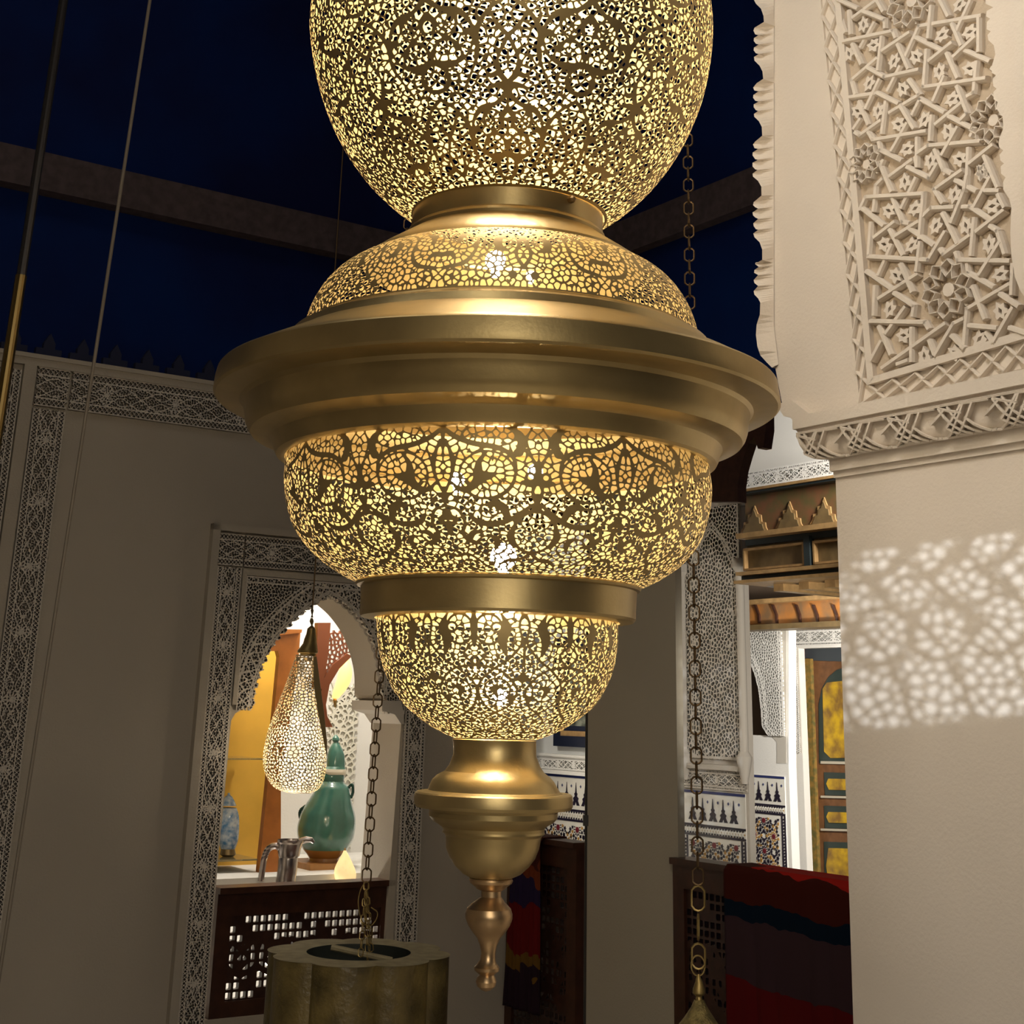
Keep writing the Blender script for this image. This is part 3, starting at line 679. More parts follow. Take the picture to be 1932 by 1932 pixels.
# zellige dado and carved band seen left of the pillar
blk = mat('black_glaze', (0.02, 0.015, 0.03), 0.15, spec=0.7); och = mat('ochre_glaze', (0.42, 0.24, 0.07), 0.2); wht = mat('white_glaze', (0.78, 0.76, 0.70), 0.2); red = mat('oxblood_glaze', (0.16, 0.02, 0.03), 0.2); blu = mat('navy_glaze', (0.03, 0.04, 0.14), 0.2)
TM = [wht, blk, och, red, blu]
def poly_star(mb, pl, cu, cz, r0, r1, n, ph, d, m):
    mb.cm = m; pts = []
    for k in range(2*n):
        t = ph+PI*k/n; r = r0 if k % 2 == 0 else r1; pts.append((cu+r*math.cos(t), cz+r*math.sin(t)))
    mb.prism(pl, pts, 0, d)
def zellige(name, pl, u0, u1, z0, z1, s, edge=True, seed=1):
    """s = module width; from the top: dark line, merlon row, chain row, star field"""
    mb = MB(); mb.cm = 0; mb.box(pl, u0, u1, z0, z1, -.01, 0)
    D = .003; t = s*.12
    def bar(a, b, c, d_, m=1): mb.cm = m; mb.box(pl, a, b, c, d_, 0, D)
    bar(u0, u1, z1-t, z1, 4)
    zm = z1-t*2.2; mh = s*1.08; u = u0+s*.35
    while u+s*.7 < u1-s*.1:
        c = u+s*.33; mb.cm = 1
        mb.prism(pl, [(c-.05*s, zm-mh*.45), (c, zm-mh*.05), (c+.05*s, zm-mh*.45), (c+.12*s, zm-mh*.5), (c+.08*s, zm-mh*.6), (c+.21*s, zm-mh*.68), (c+.16*s, zm-mh*.78), (c+.29*s, zm-mh*.97), (c+.08*s, zm-mh*.97), (c, zm-mh*.8), (c-.08*s, zm-mh*.97), (c-.29*s, zm-mh*.97), (c-.16*s, zm-mh*.78), (c-.21*s, zm-mh*.68), (c-.08*s, zm-mh*.6), (c-.12*s, zm-mh*.5)], 0, D)
        poly_star(mb, pl, c+s*.36, zm-mh*.2, s*.07, s*.03, 4, PI/2, D, 4)
        u += s*.72
    zc = zm-mh-t*1.2; bar(u0, u1, zc-t*.8, zc); bar(u0, u1, zc-t*4.4, zc-t*3.6); u = u0+t
    while u < u1-t:
        poly_star(mb, pl, u, zc-t*2.2, t*.9, t*.8, 4, 0, D, 0); poly_star(mb, pl, u, zc-t*1.15, t*.55, t*.3, 3, -PI/2, D, 1); poly_star(mb, pl, u, zc-t*3.25, t*.55, t*.3, 3, PI/2, D, 1); poly_star(mb, pl, u+t*.8, zc-t*2.2, t*.35, t*.3, 4, 0, D, 2); u += t*1.6
    zs = zc-t*6
    if edge:
        for a in (u0, u1-t*2.6):
            bar(a, a+t*.7, z0, zs+t*1.5); bar(a+t*1.9, a+t*2.6, z0, zs+t*1.5); z = zs
            while z > z0+t: poly_star(mb, pl, a+t*1.3, z, t*.4, t*.25, 4, 0, D, 1); z -= t*1.3
        ua, ub = u0+t*3.4, u1-t*3.4
    else: ua, ub = u0, u1
    cz = zs-t*1.2; row = 0
    R = s*.75
    while cz > z0+R*.2:
        cu = (ua+ub)/2-(R*1.0 if row % 2 else 0)-R*2*3
        while cu < ub+R:
            def put(x, y, r0, r1, n, ph, m):
                if ua+r0 < x < ub-r0 and z0+r0 < y < zs-r0*.4: poly_star(mb, pl, x, y, r0, r1, n, ph, D, m)
            put(cu, cz, R*.2, R*.15, 6, 0, 3)
            for k in range(12):
                tt = 2*PI*k/12; put(cu+R*.3*math.cos(tt), cz+R*.3*math.sin(tt), R*.085, R*.04, 2, tt, 1 if row % 2 == 0 else 2)
                put(cu+R*.5*math.cos(tt+.26), cz+R*.5*math.sin(tt+.26), R*.115, R*.075, 3, tt, 1 if (k+row) % 3 else 2)
                put(cu+R*.72*math.cos(tt), cz+R*.72*math.sin(tt), R*.14, R*.075, 5, tt, (1, 2, 1)[(k+row) % 3])
                put(cu+R*.93*math.cos(tt+.26), cz+R*.93*math.sin(tt+.26), R*.085, R*.06, 3, tt, 1)
            cu += R*2
        cz -= R*1.05; row += 1
    return mb.build(name, TM)
def rectuv(pl, x0, y0, x1, y1):
    a = U(pl, (x0+x1)/2, y0); b = U(pl, (x0+x1)/2, y1); c = U(pl, x0, (y0+y1)/2); e = U(pl, x1, (y0+y1)/2)
    return c[0], e[0], b[1], a[1]
d1 = PZ.back(-.02)
u0, u1, z0, z1 = rectuv(d1, 985, 1467, 1290, 1800); struct(zellige('trim_18', d1, u0, u1, z0, z1, .105, False), 'zellige tile dado left of the plain pillar')
u0, u1, z0, z1 = rectuv(d1, 985, 1433, 1290, 1462); struct(hband('trim_19', d1, u0, u1, z0, z1, .012, white, 33, 2.6)); 
m = MB(); m.box(d1, u0, u1, z1, z1+.012, -.02, .02); m.box(d1, u0, u1, z0-.012, z0, -.02, .02); m.cm = 1; m.box(d1, u0, u1, z0, z1, -.02, .001); struct(m.build('trim_20', [white, shaded_ground]))
# carved pier with blind niche right of the pillar
PK = PR.back(0.75); u0, u1, z0, z1 = rectuv(PK, 1289, 948, 1410, 1820)
m = MB(); m.box(PK, u0-.4, u1, 0, z1, -.03, 0); m.box(PK, u0-.4, u1+.01, z1-.02, z1, -.03, .02); struct(m.build('wall_niche_pier', stucco), 'carved stucco pier with tall blind niche beside the plain pillar')
ku, kz = lambda x, y=1250: U(PK, x, y)[0], lambda y, x=1350: U(PK, x, y)[1]
a0, a1 = ku(1318), ku(1391); zn0, zn1 = kz(1425), kz(968)
pn = Pat((u1-u0)*1000, (kz(955)-kz(1432))*1000, 2.6)
ox = lambda x: (ku(x)-u0)*1000; oz = lambda y: (kz(955)-kz(y))*1000
q = darts(pn.W, pn.H, 13, None, (), 14000, 5, half=False); pn.cells(q, 2.3, mirror=False)
for r_ in range(14):
    for c_ in range(3):
        x = ox(1322)+(c_+.5*(r_ % 2))*(ox(1388)-ox(1322))/2.2; y = oz(1040+r_*29)
        if x < ox(1388): pn.F[pn._win(x, y, x, y, 12)] = np.where(np.hypot(pn.X[pn._win(x, y, x, y, 12)]-x, (pn.Y[pn._win(x, y, x, y, 12)]-y)*.75) < 10, -3, pn.F[pn._win(x, y, x, y, 12)]); pn.ring(x, y, 9, 3.2, 12); pn.disc(x, y-15, 4)
xm = (ox(1318)+ox(1391))/2; hwid = (ox(1391)-ox(1318))/2
for e, ww in ((0, 3), (14, 2), (26, 3.5)):
    P_ = [(xm-hwid-e, pn.H), (xm-hwid-e, oz(1100)), (xm-hwid*.9-e, oz(1060)), (xm-hwid*.5-e*.7, oz(1022)), (xm, oz(1000)-e*1.2)]
    pn.vine(P_, ww); pn.vine([(2*xm-x, y) for x, y in P_], ww)
pn.seg(2, 0, 2, pn.H, 5); pn.seg(pn.W-2, 0, pn.W-2, pn.H, 8); pn.seg(0, 3, pn.W, 3, 4); pn.seg(0, pn.H-6, pn.W, pn.H-6, 5)
struct(relief('trim_21', PK, u0, kz(955), pn, 0, .02, stucco, None, .001))
m = MB(); m.box(PK, u0+.005, u1-.012, kz(1432), kz(955), -.002, .003); struct(m.build('trim_22', mat('stucco_ground_half_shaded', (0.50, 0.48, 0.43), 0.9)))  # backing darker than the relief, recess shade put into its colour
cl = MB()
for x0, x1 in ((1292, 1300), (1402, 1411)):
    cu = (ku(x0)+ku(x1))/2; rr = .018; p3 = PK.to3(cu, 0, .02)
    cl.lathe([(rr*.7, kz(1425)-.1), (rr*1.6, kz(1425)-.02), (rr*1.8, kz(1425)+.0), (rr, kz(1425)+.02), (rr, kz(1085)), (rr*1.7, kz(1085)+.02), (rr*1.7, kz(1060))], 16, p3[0], p3[1])
struct(cl.build('trim_23', stucco, None, True), 'slim engaged columns flanking the niche')
u0, u1, z0, z1 = rectuv(PK, 1289, 1452, 1410, 1490); struct(hband('trim_24', PK, u0, u1, z0, z1, .012, stucco, 40, 2.6))
m = MB(); m.box(PK, u0, u1+.008, z1, z1+.02, 0, .03); m.box(PK, u0, u1, z0, z1, -.001, .002); struct(m.build('trim_25', stucco))
u0, u1, z0, z1 = rectuv(PK, 1292, 1494, 1410, 1720); struct(zellige('trim_26', PK.back(-.004), u0, u1, z0, z1, .085), 'black and white zellige panel under the niche pier')
# further wall with horseshoe arch half, zellige and white jamb
u0, u1, z0, z1 = rectuv(PZ2, 1408, 1188, 1488, 1700)
m = MB(); zs_ = U(PZ2, 1450, 1388)[1]
m.box(PZ2, u0-.3, u1, 0, zs_, -.05, 0)
arcp = [(1404, 1225), (1415, 1240), (1428, 1270), (1436, 1300), (1441, 1340), (1443, 1370), (1452, 1385), (1466, 1400)]
m.prism(PZ2, [U(PZ2, *p) for p in [(1404, 1188), (1488, 1188), (1488, 1442), (1466, 1442)]+arcp[::-1]], -.05, 0)
struct(m.build('wall_far_arch', white), 'white plaster wall with half of a carved arch seen past the niche pier')
ap = Pat((u1-u0)*1000, (z1-zs_)*1000, 2.8); q = darts(ap.W, ap.H, 11, None, (), 9000, 8, half=False); ap.cells(q, 1.6, mirror=False)
ar = [((U(PZ2, *p)[0]-u0)*1000, (z1-U(PZ2, *p)[1])*1000) for p in arcp]
for off, ww in ((4, 3), (28, 3), (38, 2)): ap.vine([(x+off, y-off*.4) for x, y in ar], ww)
ap.seg(ap.W-4, 0, ap.W-4, ap.H, 8); ap.seg(0, 4, ap.W, 4, 5); ap.seg(ap.W-24, 0, ap.W-24, ap.H, 3)
ap.F = np.where(inside([(-50, -50)]+[(-50, ar[0][1])]+ar+[(ar[-1][0], ap.H+40), (-50, ap.H+40)], ap.X, ap.Y) & (ap.Y > ar[0][1]), -3, ap.F)
struct(relief('trim_27', PZ2, u0, z1, ap, 0, .02, white, None, .001))
m = MB(); m.prism(PZ2, [U(PZ2, *p) for p in [(1404, 1190), (1484, 1190), (1484, 1440), (1466, 1440)]+arcp[::-1]], 0, .002); struct(m.build('trim_28', mat('white_ground_shaded', (0.50, 0.47, 0.42), .9)))  # recess shade painted as a darker backing to the white relief
u0, u1, z0, z1 = rectuv(PZ2, 1404, 1463, 1486, 1760); struct(zellige('trim_29', PZ2.back(-.004), u0, u1, z0, z1, .085), 'tall zellige panel between niche pier and white jamb')
# white jamb and carved door surround
PS = PR.back(1.95)
m = MB(); u0, u1, z0, z1 = rectuv(PS, 1470, 1183, 1517, 1800); ut = U(PS, 1640, 1220)[0]
m.box(PS, u0, u1, 0, z1, -.04, 0); m.box(PS, u1, ut, U(PS, 1550, 1222)[1], z1, -.04, 0); m.box(PS, u0, ut, z1, z1+.02, -.04, .03)
struct(m.build('wall_door_surround', white), 'bright white carved plaster surround of the painted door')
z2 = U(PS, 1500, 1222)[1]
struct(hband('trim_30', PS, u1-.15, ut, U(PS, 1550, 1222)[1]+.01, z1-.01, .012, white, 50, 3)); struct(hband('trim_31', PS, U(PS, 1488, 1300)[0], u1-.005, U(PS, 1500, 1420)[1], z2, .012, white, 51, 3, True))
m = MB(); m.box(PS, u1-.15, ut, U(PS, 1550, 1222)[1]+.01, z1-.01, 0, .002); m.box(PS, U(PS, 1488, 1300)[0], u1-.005, U(PS, 1500, 1420)[1], z2, 0, .002); struct(m.build('trim_32', mat('white_ground_shaded', (0.5, .47, .42), .9)))
# painted cedar cornice over the gallery, and bright wall above it
PC = PR.back(0.45)
paint = mat('painted_cedar', (0.17, 0.075, 0.035), 0.5, var=0.5, vscale=22, col2=(0.10, 0.08, 0.03)); gold = mat('gilt_edge', (0.42, 0.26, 0.11), 0.45, var=.3, vscale=30); dpaint = mat('dark_teal_paint', (0.02, 0.03, 0.035), 0.5); tan = mat('tan_paint', (0.17, 0.115, 0.05), 0.5, var=.3, vscale=26)
def strip(mb, pl, y0, y1, d0, d1, cm, x=1500, xa=1406, xb=1640):
    ua, ub = U(pl, xa, (y0+y1)/2)[0], U(pl, xb, (y0+y1)/2)[0]; mb.cm = cm; mb.box(pl, ua, ub, U(pl, x, y1)[1], U(pl, x, y0)[1], d0, d1)
m = MB()
strip(m, PC, 913, 918, -.1, .05, 1); strip(m, PC, 918, 922, -.1, .04, 2); strip(m, PC, 921, 998, -.1, 0, 0); strip(m, PC, 998, 1008, -.1, .05, 1); strip(m, PC, 1008, 1020, -.1, .0, 2); strip(m, PC, 1016, 1075, -.1, -.01, 3)
strip(m, PC, 1073, 1080, -.1, .05, 1); strip(m, PC, 1080, 1092, -.1, .02, 2); strip(m, PC, 1090, 1096, -.1, .06, 1)
for x in (1425, 1491, 1556):   # painted lambrequin arches
    yy = 1000-(x-1500)*.12
    for sgn in (0, 1):
        m.cm = 1+sgn; w_ = 27-6*sgn; h_ = 55-8*sgn
        pts = [(x-w_, yy-4), (x-w_*.8, yy-14), (x-w_*.75, yy-h_*.42), (x-w_*.5, yy-h_*.45), (x-w_*.45, yy-h_*.68), (x-w_*.22, yy-h_*.72), (x, yy-h_), (x+w_*.22, yy-h_*.72), (x+w_*.45, yy-h_*.68), (x+w_*.5, yy-h_*.45), (x+w_*.75, yy-h_*.42), (x+w_*.8, yy-14), (x+w_, yy-4)]
        m.cm = 1 if sgn == 0 else 3; m.pxpoly(PC, pts, 0, .004+.004*sgn)
m.cm = 1; zA, zB = U(PC, 1500, 1025)[1], U(PC, 1500, 1069)[1]
for x0, x1 in ((1405, 1520), (1537, 1640)):
    a0, a1 = U(PC, x0, 1045)[0], U(PC, x1, 1045)[0]
    for q in ((a0, a1, zA-.008, zA), (a0, a1, zB, zB+.008), (a0, a0+.008, zB, zA), (a1-.008, a1, zB, zA)): m.box(PC, *q, -.01, .01)
m.cm = 2; m.box(PC, U(PC, 1522, 1045)[0], U(PC, 1533, 1045)[0], zB-.02, zA+.02, -.01, .015)
struct(m.build('trim_33', [paint, gold, dpaint, tan]), 'painted and gilded cedar cornice with pointed lambrequin motifs')
# soffit below the cornice and second painted frieze
PF2 = PR.back(1.6); m = MB()
zS = U(PC, 1500, 1094)[1]; ua, ub = U(PC, 1406, 1094)[0], U(PC, 1650, 1094)[0]
m.cm = 2; m.add([PC.to3(ua, zS, 0), PC.to3(ub, zS, 0), PC.to3(ub+.5, zS-.0, -1.3), PC.to3(ua-.3, zS-.0, -1.3)], [(0, 1, 2, 3)])
strip(m, PF2, 1130, 1182, -.1, 0, 0, xa=1300); strip(m, PF2, 1176, 1186, -.1, .03, 3, xa=1300); strip(m, PF2, 1128, 1136, -.1, .05, 1, xa=1300)
m.cm = 2
for x in (1425, 1458, 1502, 1535, 1572): m.pxpoly(PF2, [(x-1, 1141), (x+3, 1141), (x+10, 1160), (x+11, 1176), (x+8, 1176), (x+7, 1161)], 0, .01)
m.cm = 1
for k in range(7): m.box(PC, ua+.1+k*.13, ua+.15+k*.13, zS-.03, zS-.002, -1.1, -.05)
struct(m.build('trim_34', [mat('orange_frieze_paint', (0.42, 0.17, 0.04), 0.5, var=.5, vscale=12, col2=(.2, .12, .06)), gold, dwood, tan]), 'second painted frieze under the dark beamed soffit')  # second frieze is orange paint mottled with brown, without emission
m = MB(); PW = PC.back(.3); m.box(PW, U(PW, 1370, 850)[0], U(PW, 1650, 850)[0], U(PW, 1500, 940)[1], 5, -.1, 0); struct(m.build('wall_upper_gallery', white))
ua, ub = U(PC, 1390, 890)[0], U(PC, 1650, 890)[0]
struct(hband('trim_35', PC.back(.02), ua, ub, U(PC, 1500, 912)[1], U(PC, 1500, 874)[1], .012, white, 61, 2.8))
m = MB(); m.box(PC.back(.02), ua, ub, U(PC, 1500, 912)[1], U(PC, 1500, 874)[1], -.3, .003); struct(m.build('trim_36', mat('white_ground_shaded', (.5, .47, .42), .9)))

light('SPOT', 'gallery_fill', tuple(PZ2.hit(1760, 1300, .55)), 150, NEUT, .06, tuple(PZ2.hit(1480, 1350, -.1)), spot_size=1.5, spot_blend=.6)  # added out of view to brighten the arch and door surround
light('SPOT', 'gallery_fill', tuple(PK.hit(1760, 1330, .7)), 60, NEUT, .1, tuple(PK.hit(1350, 1300)), spot_size=1.0, spot_blend=.6)  # added out of view to brighten the niche pier
light('SPOT', 'upper_gallery_fill', tuple(PW.hit(1800, 800, .5)), 110, NEUT, .1, tuple(PW.hit(1500, 850)), spot_size=1.3, spot_blend=.6)  # added out of view to brighten the upper white wall
light('SPOT', 'gallery_fill', tuple(PZ.hit(1240, 1000, .5)), 30, NEUT, .1, tuple(PZ.hit(1060, 1480)), spot_size=1.2, spot_blend=.6)  # added to brighten the gallery wall left of the pillar
# ------------------------------------------------------------ near carved pier on the right
def Z1c(x, y): return (1400+x/3.6316, y/3.632)
def Z2c(x, y): return (1400+x/3.6316, 450+y/3.632)
fr1 = [(82, -60), (82, 0), (95, 25), (130, 60), (147, 110), (150, 150), (85, 190), (78, 210), (90, 235), (115, 240), (82, 260), (80, 280), (95, 300), (115, 305), (82, 325), (80, 345), (95, 365), (115, 370), (82, 390), (85, 415), (120, 450), (140, 490), (145, 540), (100, 570), (76, 600), (85, 620), (115, 625), (78, 650), (76, 670), (90, 690), (115, 695), (80, 715), (80, 735), (95, 755), (110, 760), (82, 780), (84, 800), (115, 830), (135, 870), (138, 930), (90, 970), (75, 990), (85, 1015), (110, 1020), (73, 1045), (72, 1065), (90, 1090), (110, 1095), (72, 1115), (72, 1140), (90, 1160), (105, 1165), (72, 1190), (75, 1210), (110, 1240), (132, 1280), (133, 1340), (80, 1385), (75, 1405), (90, 1420), (110, 1430), (72, 1455), (75, 1475), (90, 1490), (110, 1500), (77, 1530), (80, 1550), (95, 1570), (110, 1575), (77, 1600), (85, 1625), (120, 1660), (138, 1710), (138, 1780), (95, 1805)]
fr2 = [(92, 165), (90, 175), (115, 195), (85, 215), (83, 235), (110, 250), (80, 285), (85, 305), (110, 325), (80, 360), (85, 385), (110, 410), (125, 440), (122, 520), (100, 590), (95, 660), (105, 740), (125, 800), (170, 850), (205, 885)]
fringe = [Z1c(*p) for p in fr1]+[Z2c(*p) for p in fr2]
pier = MB()
# lower shaft
edge_top, edge_bot = (1576, 886), (1611, 1960)
e0, e1 = PN.uv(*edge_top), PN.uv(*edge_bot)
RU = PN.uv(1932, 1000)[0]+.5
pier.prism(PN, [e0, e1, (e1[0], 0), (RU, 0), (RU, e0[1])], -.3, 0)
# upper block: blank face with its left edge set back behind the fringe
top_z = 3.3
pier.prism(PN, [PN.uv(1458, -60), PN.uv(1458, 300), PN.uv(1458, 560), PN.uv(1462, 690), PN.uv(1476, 764), PN.uv(1500, 778), PN.uv(1540, 795), (RU, PN.uv(1540, 795)[1]), (RU, top_z), (PN.uv(1458, -60)[0], top_z)], -.012, 0)
struct(pier.build('wall_right', cream), 'near cream plaster pier with plain shaft and carved upper face')
t = MB(); DF = .034; fine = []
for a_, b_ in zip(fringe, fringe[1:]): fine += [a_, ((a_[0]+b_[0])/2, (a_[1]+b_[1])/2)]
fine.append(fringe[-1]); NF = len(fine); vs = []
for k, (x, y) in enumerate(fine):
    kk = 1 if y < 660 else max(0, 1-(y-660)/45.)
    o3 = PN.hit(x, y, DF*kk+.001)
    xb = 1461 if y < 620 else 1461+(y-620)*.12
    yb = y-6
    uo, zo = PN.uv(x, y, DF*kk+.001); ub_, zb_2 = PN.uv(xb, yb, 0.0)
    vs += [PN.to3(uo, zo, DF*kk+.001), PN.to3(ub_, zb_2, .0015), PN.to3(uo, zo, -.06)]
t.add(vs, [(3*k, 3*k+3, 3*k+4, 3*k+1) for k in range(NF-1)]+[(3*k+2, 3*k+5, 3*k+3, 3*k) for k in range(NF-1)])
struct(t.build('trim_37', cream), 'scalloped plaster fringe along the left edge of the carved pier')
# corbel and cornice
t = MB()
c_out = [(1474, 764), (1484, 763), (1504, 757), (1512, 764), (1542, 790), (1930+60, 690), (1930+60, 720), (1545, 815), (1530, 812), (1522, 800), (1508, 795), (1500, 785), (1493, 792), (1485, 780)]
t.pxpoly(PN, [(1476, 766), (1506, 757), (1520, 768), (1540, 783), (1546, 788), (1546, 815), (1535, 820), (1530, 812), (1518, 806), (1504, 790), (1492, 788), (1484, 776)], -.05, .02)
def uu(x, y): return PN.uv(x, y)
zA = uu(1546, 789)[1]; zA2 = uu(1546, 813)[1]; zB = uu(1576, 868)[1]; zC = uu(1576, 891)[1]
uE = uu(1528, 800)[0]; uF = uu(1577, 880)[0]
t.box(PN, uE, RU, zA2, zA, -.28, .05); t.prism(PN, [(uE+.005, zA2-.006), (RU, zA2-.006), (RU, zA2), (uE, zA2)], -.28, .04)
# coved lattice band, leaning back to the shaft
n = 8
cov = [(uE+(uF-uE)*(1-math.cos(PI/2*k/n)), zA2-.006+(zB-zA2+.006)*math.sin(PI/2*k/n)**.8) for k in range(n+1)]
vs = []; 
dd = [.038-(.038-.012)*(1-math.cos(PI/2*k/n)) for k in range(n+1)]
for (u, z), d in zip(cov, dd): vs += [PN.to3(u, z, d), PN.to3(RU, z, d), PN.to3(u, z, -.28)]
t.add(vs, [(3*k, 3*k+3, 3*k+4, 3*k+1) for k in range(n)]+[(3*k+2, 3*k+5, 3*k+3, 3*k) for k in range(n)])
t.box(PN, uF-.004, RU, zC, zB, -.28, .014); t.box(PN, uF-.002, RU, zC-.012, zC, -.28, .006)
struct(t.build('trim_38', cream, None, True), 'projecting plaster cornice between shaft and carved face')
t = MB(); h = zA2-zB
def cv(u, s):  # s 0..1 down the cove
    k = s*n; i = min(n-1, int(k)); f = k-i; d = dd[i]+(dd[i+1]-dd[i])*f; z = cov[i][1]+(cov[i+1][1]-cov[i][1])*f; ul_ = cov[i][0]+(cov[i+1][0]-cov[i][0])*f
    return ul_, z, d
def cseg(u0, s0, u1, s1, w=.0028, hh=.011):
    K = 5; pts = []
    for i in range(K+1):
        f = i/K; u = u0+(u1-u0)*f; s = s0+(s1-s0)*f; ul_, z, d = cv(u, s)
        if u < ul_+.002: u = ul_+.002
        pts.append((PN.to3(u, z, d), PN.to3(u, z, d+hh)))
    for (a, a2), (b, b2) in zip(pts, pts[1:]):
        t.tube([a2, b2], w, 4)
        t.add([a, b, b2, a2], [(0, 1, 2, 3)])
u = uE+.01; per = .118
while u < uE+.75:
    for o in (0, .02): cseg(u+o, .06, u+o+.055, .92); cseg(u+.075-o, .06, u+.02-o, .92)
    cseg(u+.01, .5, u+.05, .06); cseg(u+.01, .5, u+.04, .92); cseg(u, .06, u+.05, .2); cseg(u+.02, .92, u+.08, .98); cseg(u+.08, .98, u+.105, .9); cseg(u+.05, .05, u+.11, .06); cseg(u+.055, .3, u+.095, .9); cseg(u+.095, .35, u+.13, .1)
    u += per
cseg(uE+.01, .03, uE+.8, .03, .003); cseg(uF, .99, uF+.75, .99, .003)
struct(t.build('trim_39', cream))
# carved panel: recessed ground, raised border straps, lozenge chain, star straps
def LC(x, y): return (1600+x/4.6, 300+y/4.6)
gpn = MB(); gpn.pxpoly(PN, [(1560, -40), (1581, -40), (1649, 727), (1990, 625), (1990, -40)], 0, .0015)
pnl = MB()
pnl_poly = [LC(*p) for p in [(-5, -1400), (240, 1850), (1600, 1500), (1600, -1400)]]
b_ = MB()
def strip4(a, b, c, d, d1=.014, d0=0): b_.pxpoly(PN, [a, b, c, d], d0, d1)
strip4((1579, -40), (1590, -40), (1657, 716), (1646, 728)); b_.pxpoly(PN, [(1646, 728), (1657, 712), (1990, 610), (1990, 627)], 0, .014)
b_.pxpoly(PN, [(1536, -40), (1548, -40), (1626, 764), (1612, 770)], 0, .006)
b_.pxpoly(PN, [(1548, -40), (1581, -40), (1648, 728), (1990, 627), (1990, 682), (1628, 764)], -.001, .001)
struct(b_.build('trim_40', cream))
ch = MB(); K = 6.5
def lerp(a, b, t): return (a[0]+(b[0]-a[0])*t, a[1]+(b[1]-a[1])*t)
A0, A1, B0, B1 = (1549, -30), (1626, 763), (1578, -30), (1646, 728)
def P2(p): return PN.uv(*p)
for k in range(13):
    t0, t1 = k/(2*K), (k+1)/(2*K); l0, l1, r0, r1 = lerp(A0, A1, t0), lerp(A0, A1, t1), lerp(B0, B1, t0), lerp(B0, B1, t1)
    if k % 2 == 0: ch.strap(PN, [P2(l0), P2(r1)], .006, 0, .012, .4); ch.strap(PN, [P2(r0), P2(l1)], .006, 0, .012, .4)
    else: ch.strap(PN, [P2(l0), P2(r1)], .006, 0, .012, .4); ch.strap(PN, [P2(r0), P2(l1)], .006, 0, .012, .4)
A0, A1, B0, B1 = (1630, 764), (1990, 682), (1648, 730), (1990, 630)
for k in range(8):
    t0, t1 = k/8, (k+1)/8; l0, l1, r0, r1 = lerp(A0, A1, t0), lerp(A0, A1, t1), lerp(B0, B1, t0), lerp(B0, B1, t1)
    ch.strap(PN, [P2(l0), P2(r1)], .006, 0, .012, .4); ch.strap(PN, [P2(r0), P2(l1)], .006, 0, .012, .4)
struct(ch.build('trim_41', cream), 'raised lozenge chain bordering the star panel')
struct(gpn.build('trim_42', cream_shaded))
Bs = [[(590, 20), (400, 160)], [(345, 30), (325, 75), (415, 290)], [(555, 85), (740, 178), (810, 60)], [(830, 0), (870, 110), (930, 140)], [(1025, 115), (790, 280), (860, 390)], [(620, 0), (630, 70)], [(620, 180), (500, 430)],
 [(150, 450), (200, 345), (700, 315), (665, 700)], [(330, 190), (280, 240), (260, 460)], [(420, 350), (510, 560), (560, 570)], [(175, 450), (350, 590)], [(270, 690), (440, 560)], [(460, 680), (650, 560)], [(700, 500), (760, 440), (950, 430)],
 [(1070, 170), (1050, 290), (940, 560)], [(970, 200), (1140, 290)], [(1270, 180), (1140, 420)], [(1240, 290), (1350, 290)], [(1040, 430), (1100, 430), (1270, 540)], [(865, 490), (990, 740)], [(1390, 460), (1160, 640)], [(1130, 530), (1100, 840)],
 [(580, 620), (780, 760)], [(880, 650), (740, 890), (220, 860), (240, 570)], [(400, 630), (510, 840)], [(410, 760), (300, 1010)], [(670, 740), (640, 980)], [(840, 800), (870, 840), (1090, 680)], [(980, 830), (1000, 890), (1440, 900)],
 [(1360, 740), (1190, 1010)], [(1280, 600), (1340, 640), (1400, 830)], [(1350, 330), (1400, 430)], [(200, 990), (420, 1140)], [(500, 930), (600, 1160)], [(640, 1010), (310, 1220)], [(450, 1180), (620, 1290), (610, 1370)], [(280, 1120), (270, 1360)],
 [(1070, 930), (1080, 1000), (1290, 1120)], [(1430, 1100), (1070, 1310), (1040, 1660)], [(1120, 1120), (1220, 1390)], [(1370, 1190), (1520, 1290)], [(1470, 930), (1460, 1180)], [(240, 1420), (710, 1430), (740, 1480)], [(530, 1300), (370, 1520)],
 [(310, 1470), (410, 1700)], [(880, 1440), (340, 1820)], [(590, 1480), (590, 1760)], [(1040, 1400), (960, 1440), (800, 1710)], [(750, 1590), (790, 1700)], [(1100, 1460), (1330, 1480)], [(1470, 1310), (1310, 1590)], [(950, 1550), (1050, 1650)],
 [(250, 1750), (330, 1600)], [(480, 1790), (560, 1760)], [(1450, 1480), (1600, 1530)], [(1240, 1520), (1290, 1600)], [(1500, 900), (1600, 900)], [(1500, 560), (1600, 640)], [(1470, 300), (1600, 240)], [(1480, 700), (1600, 520)]]
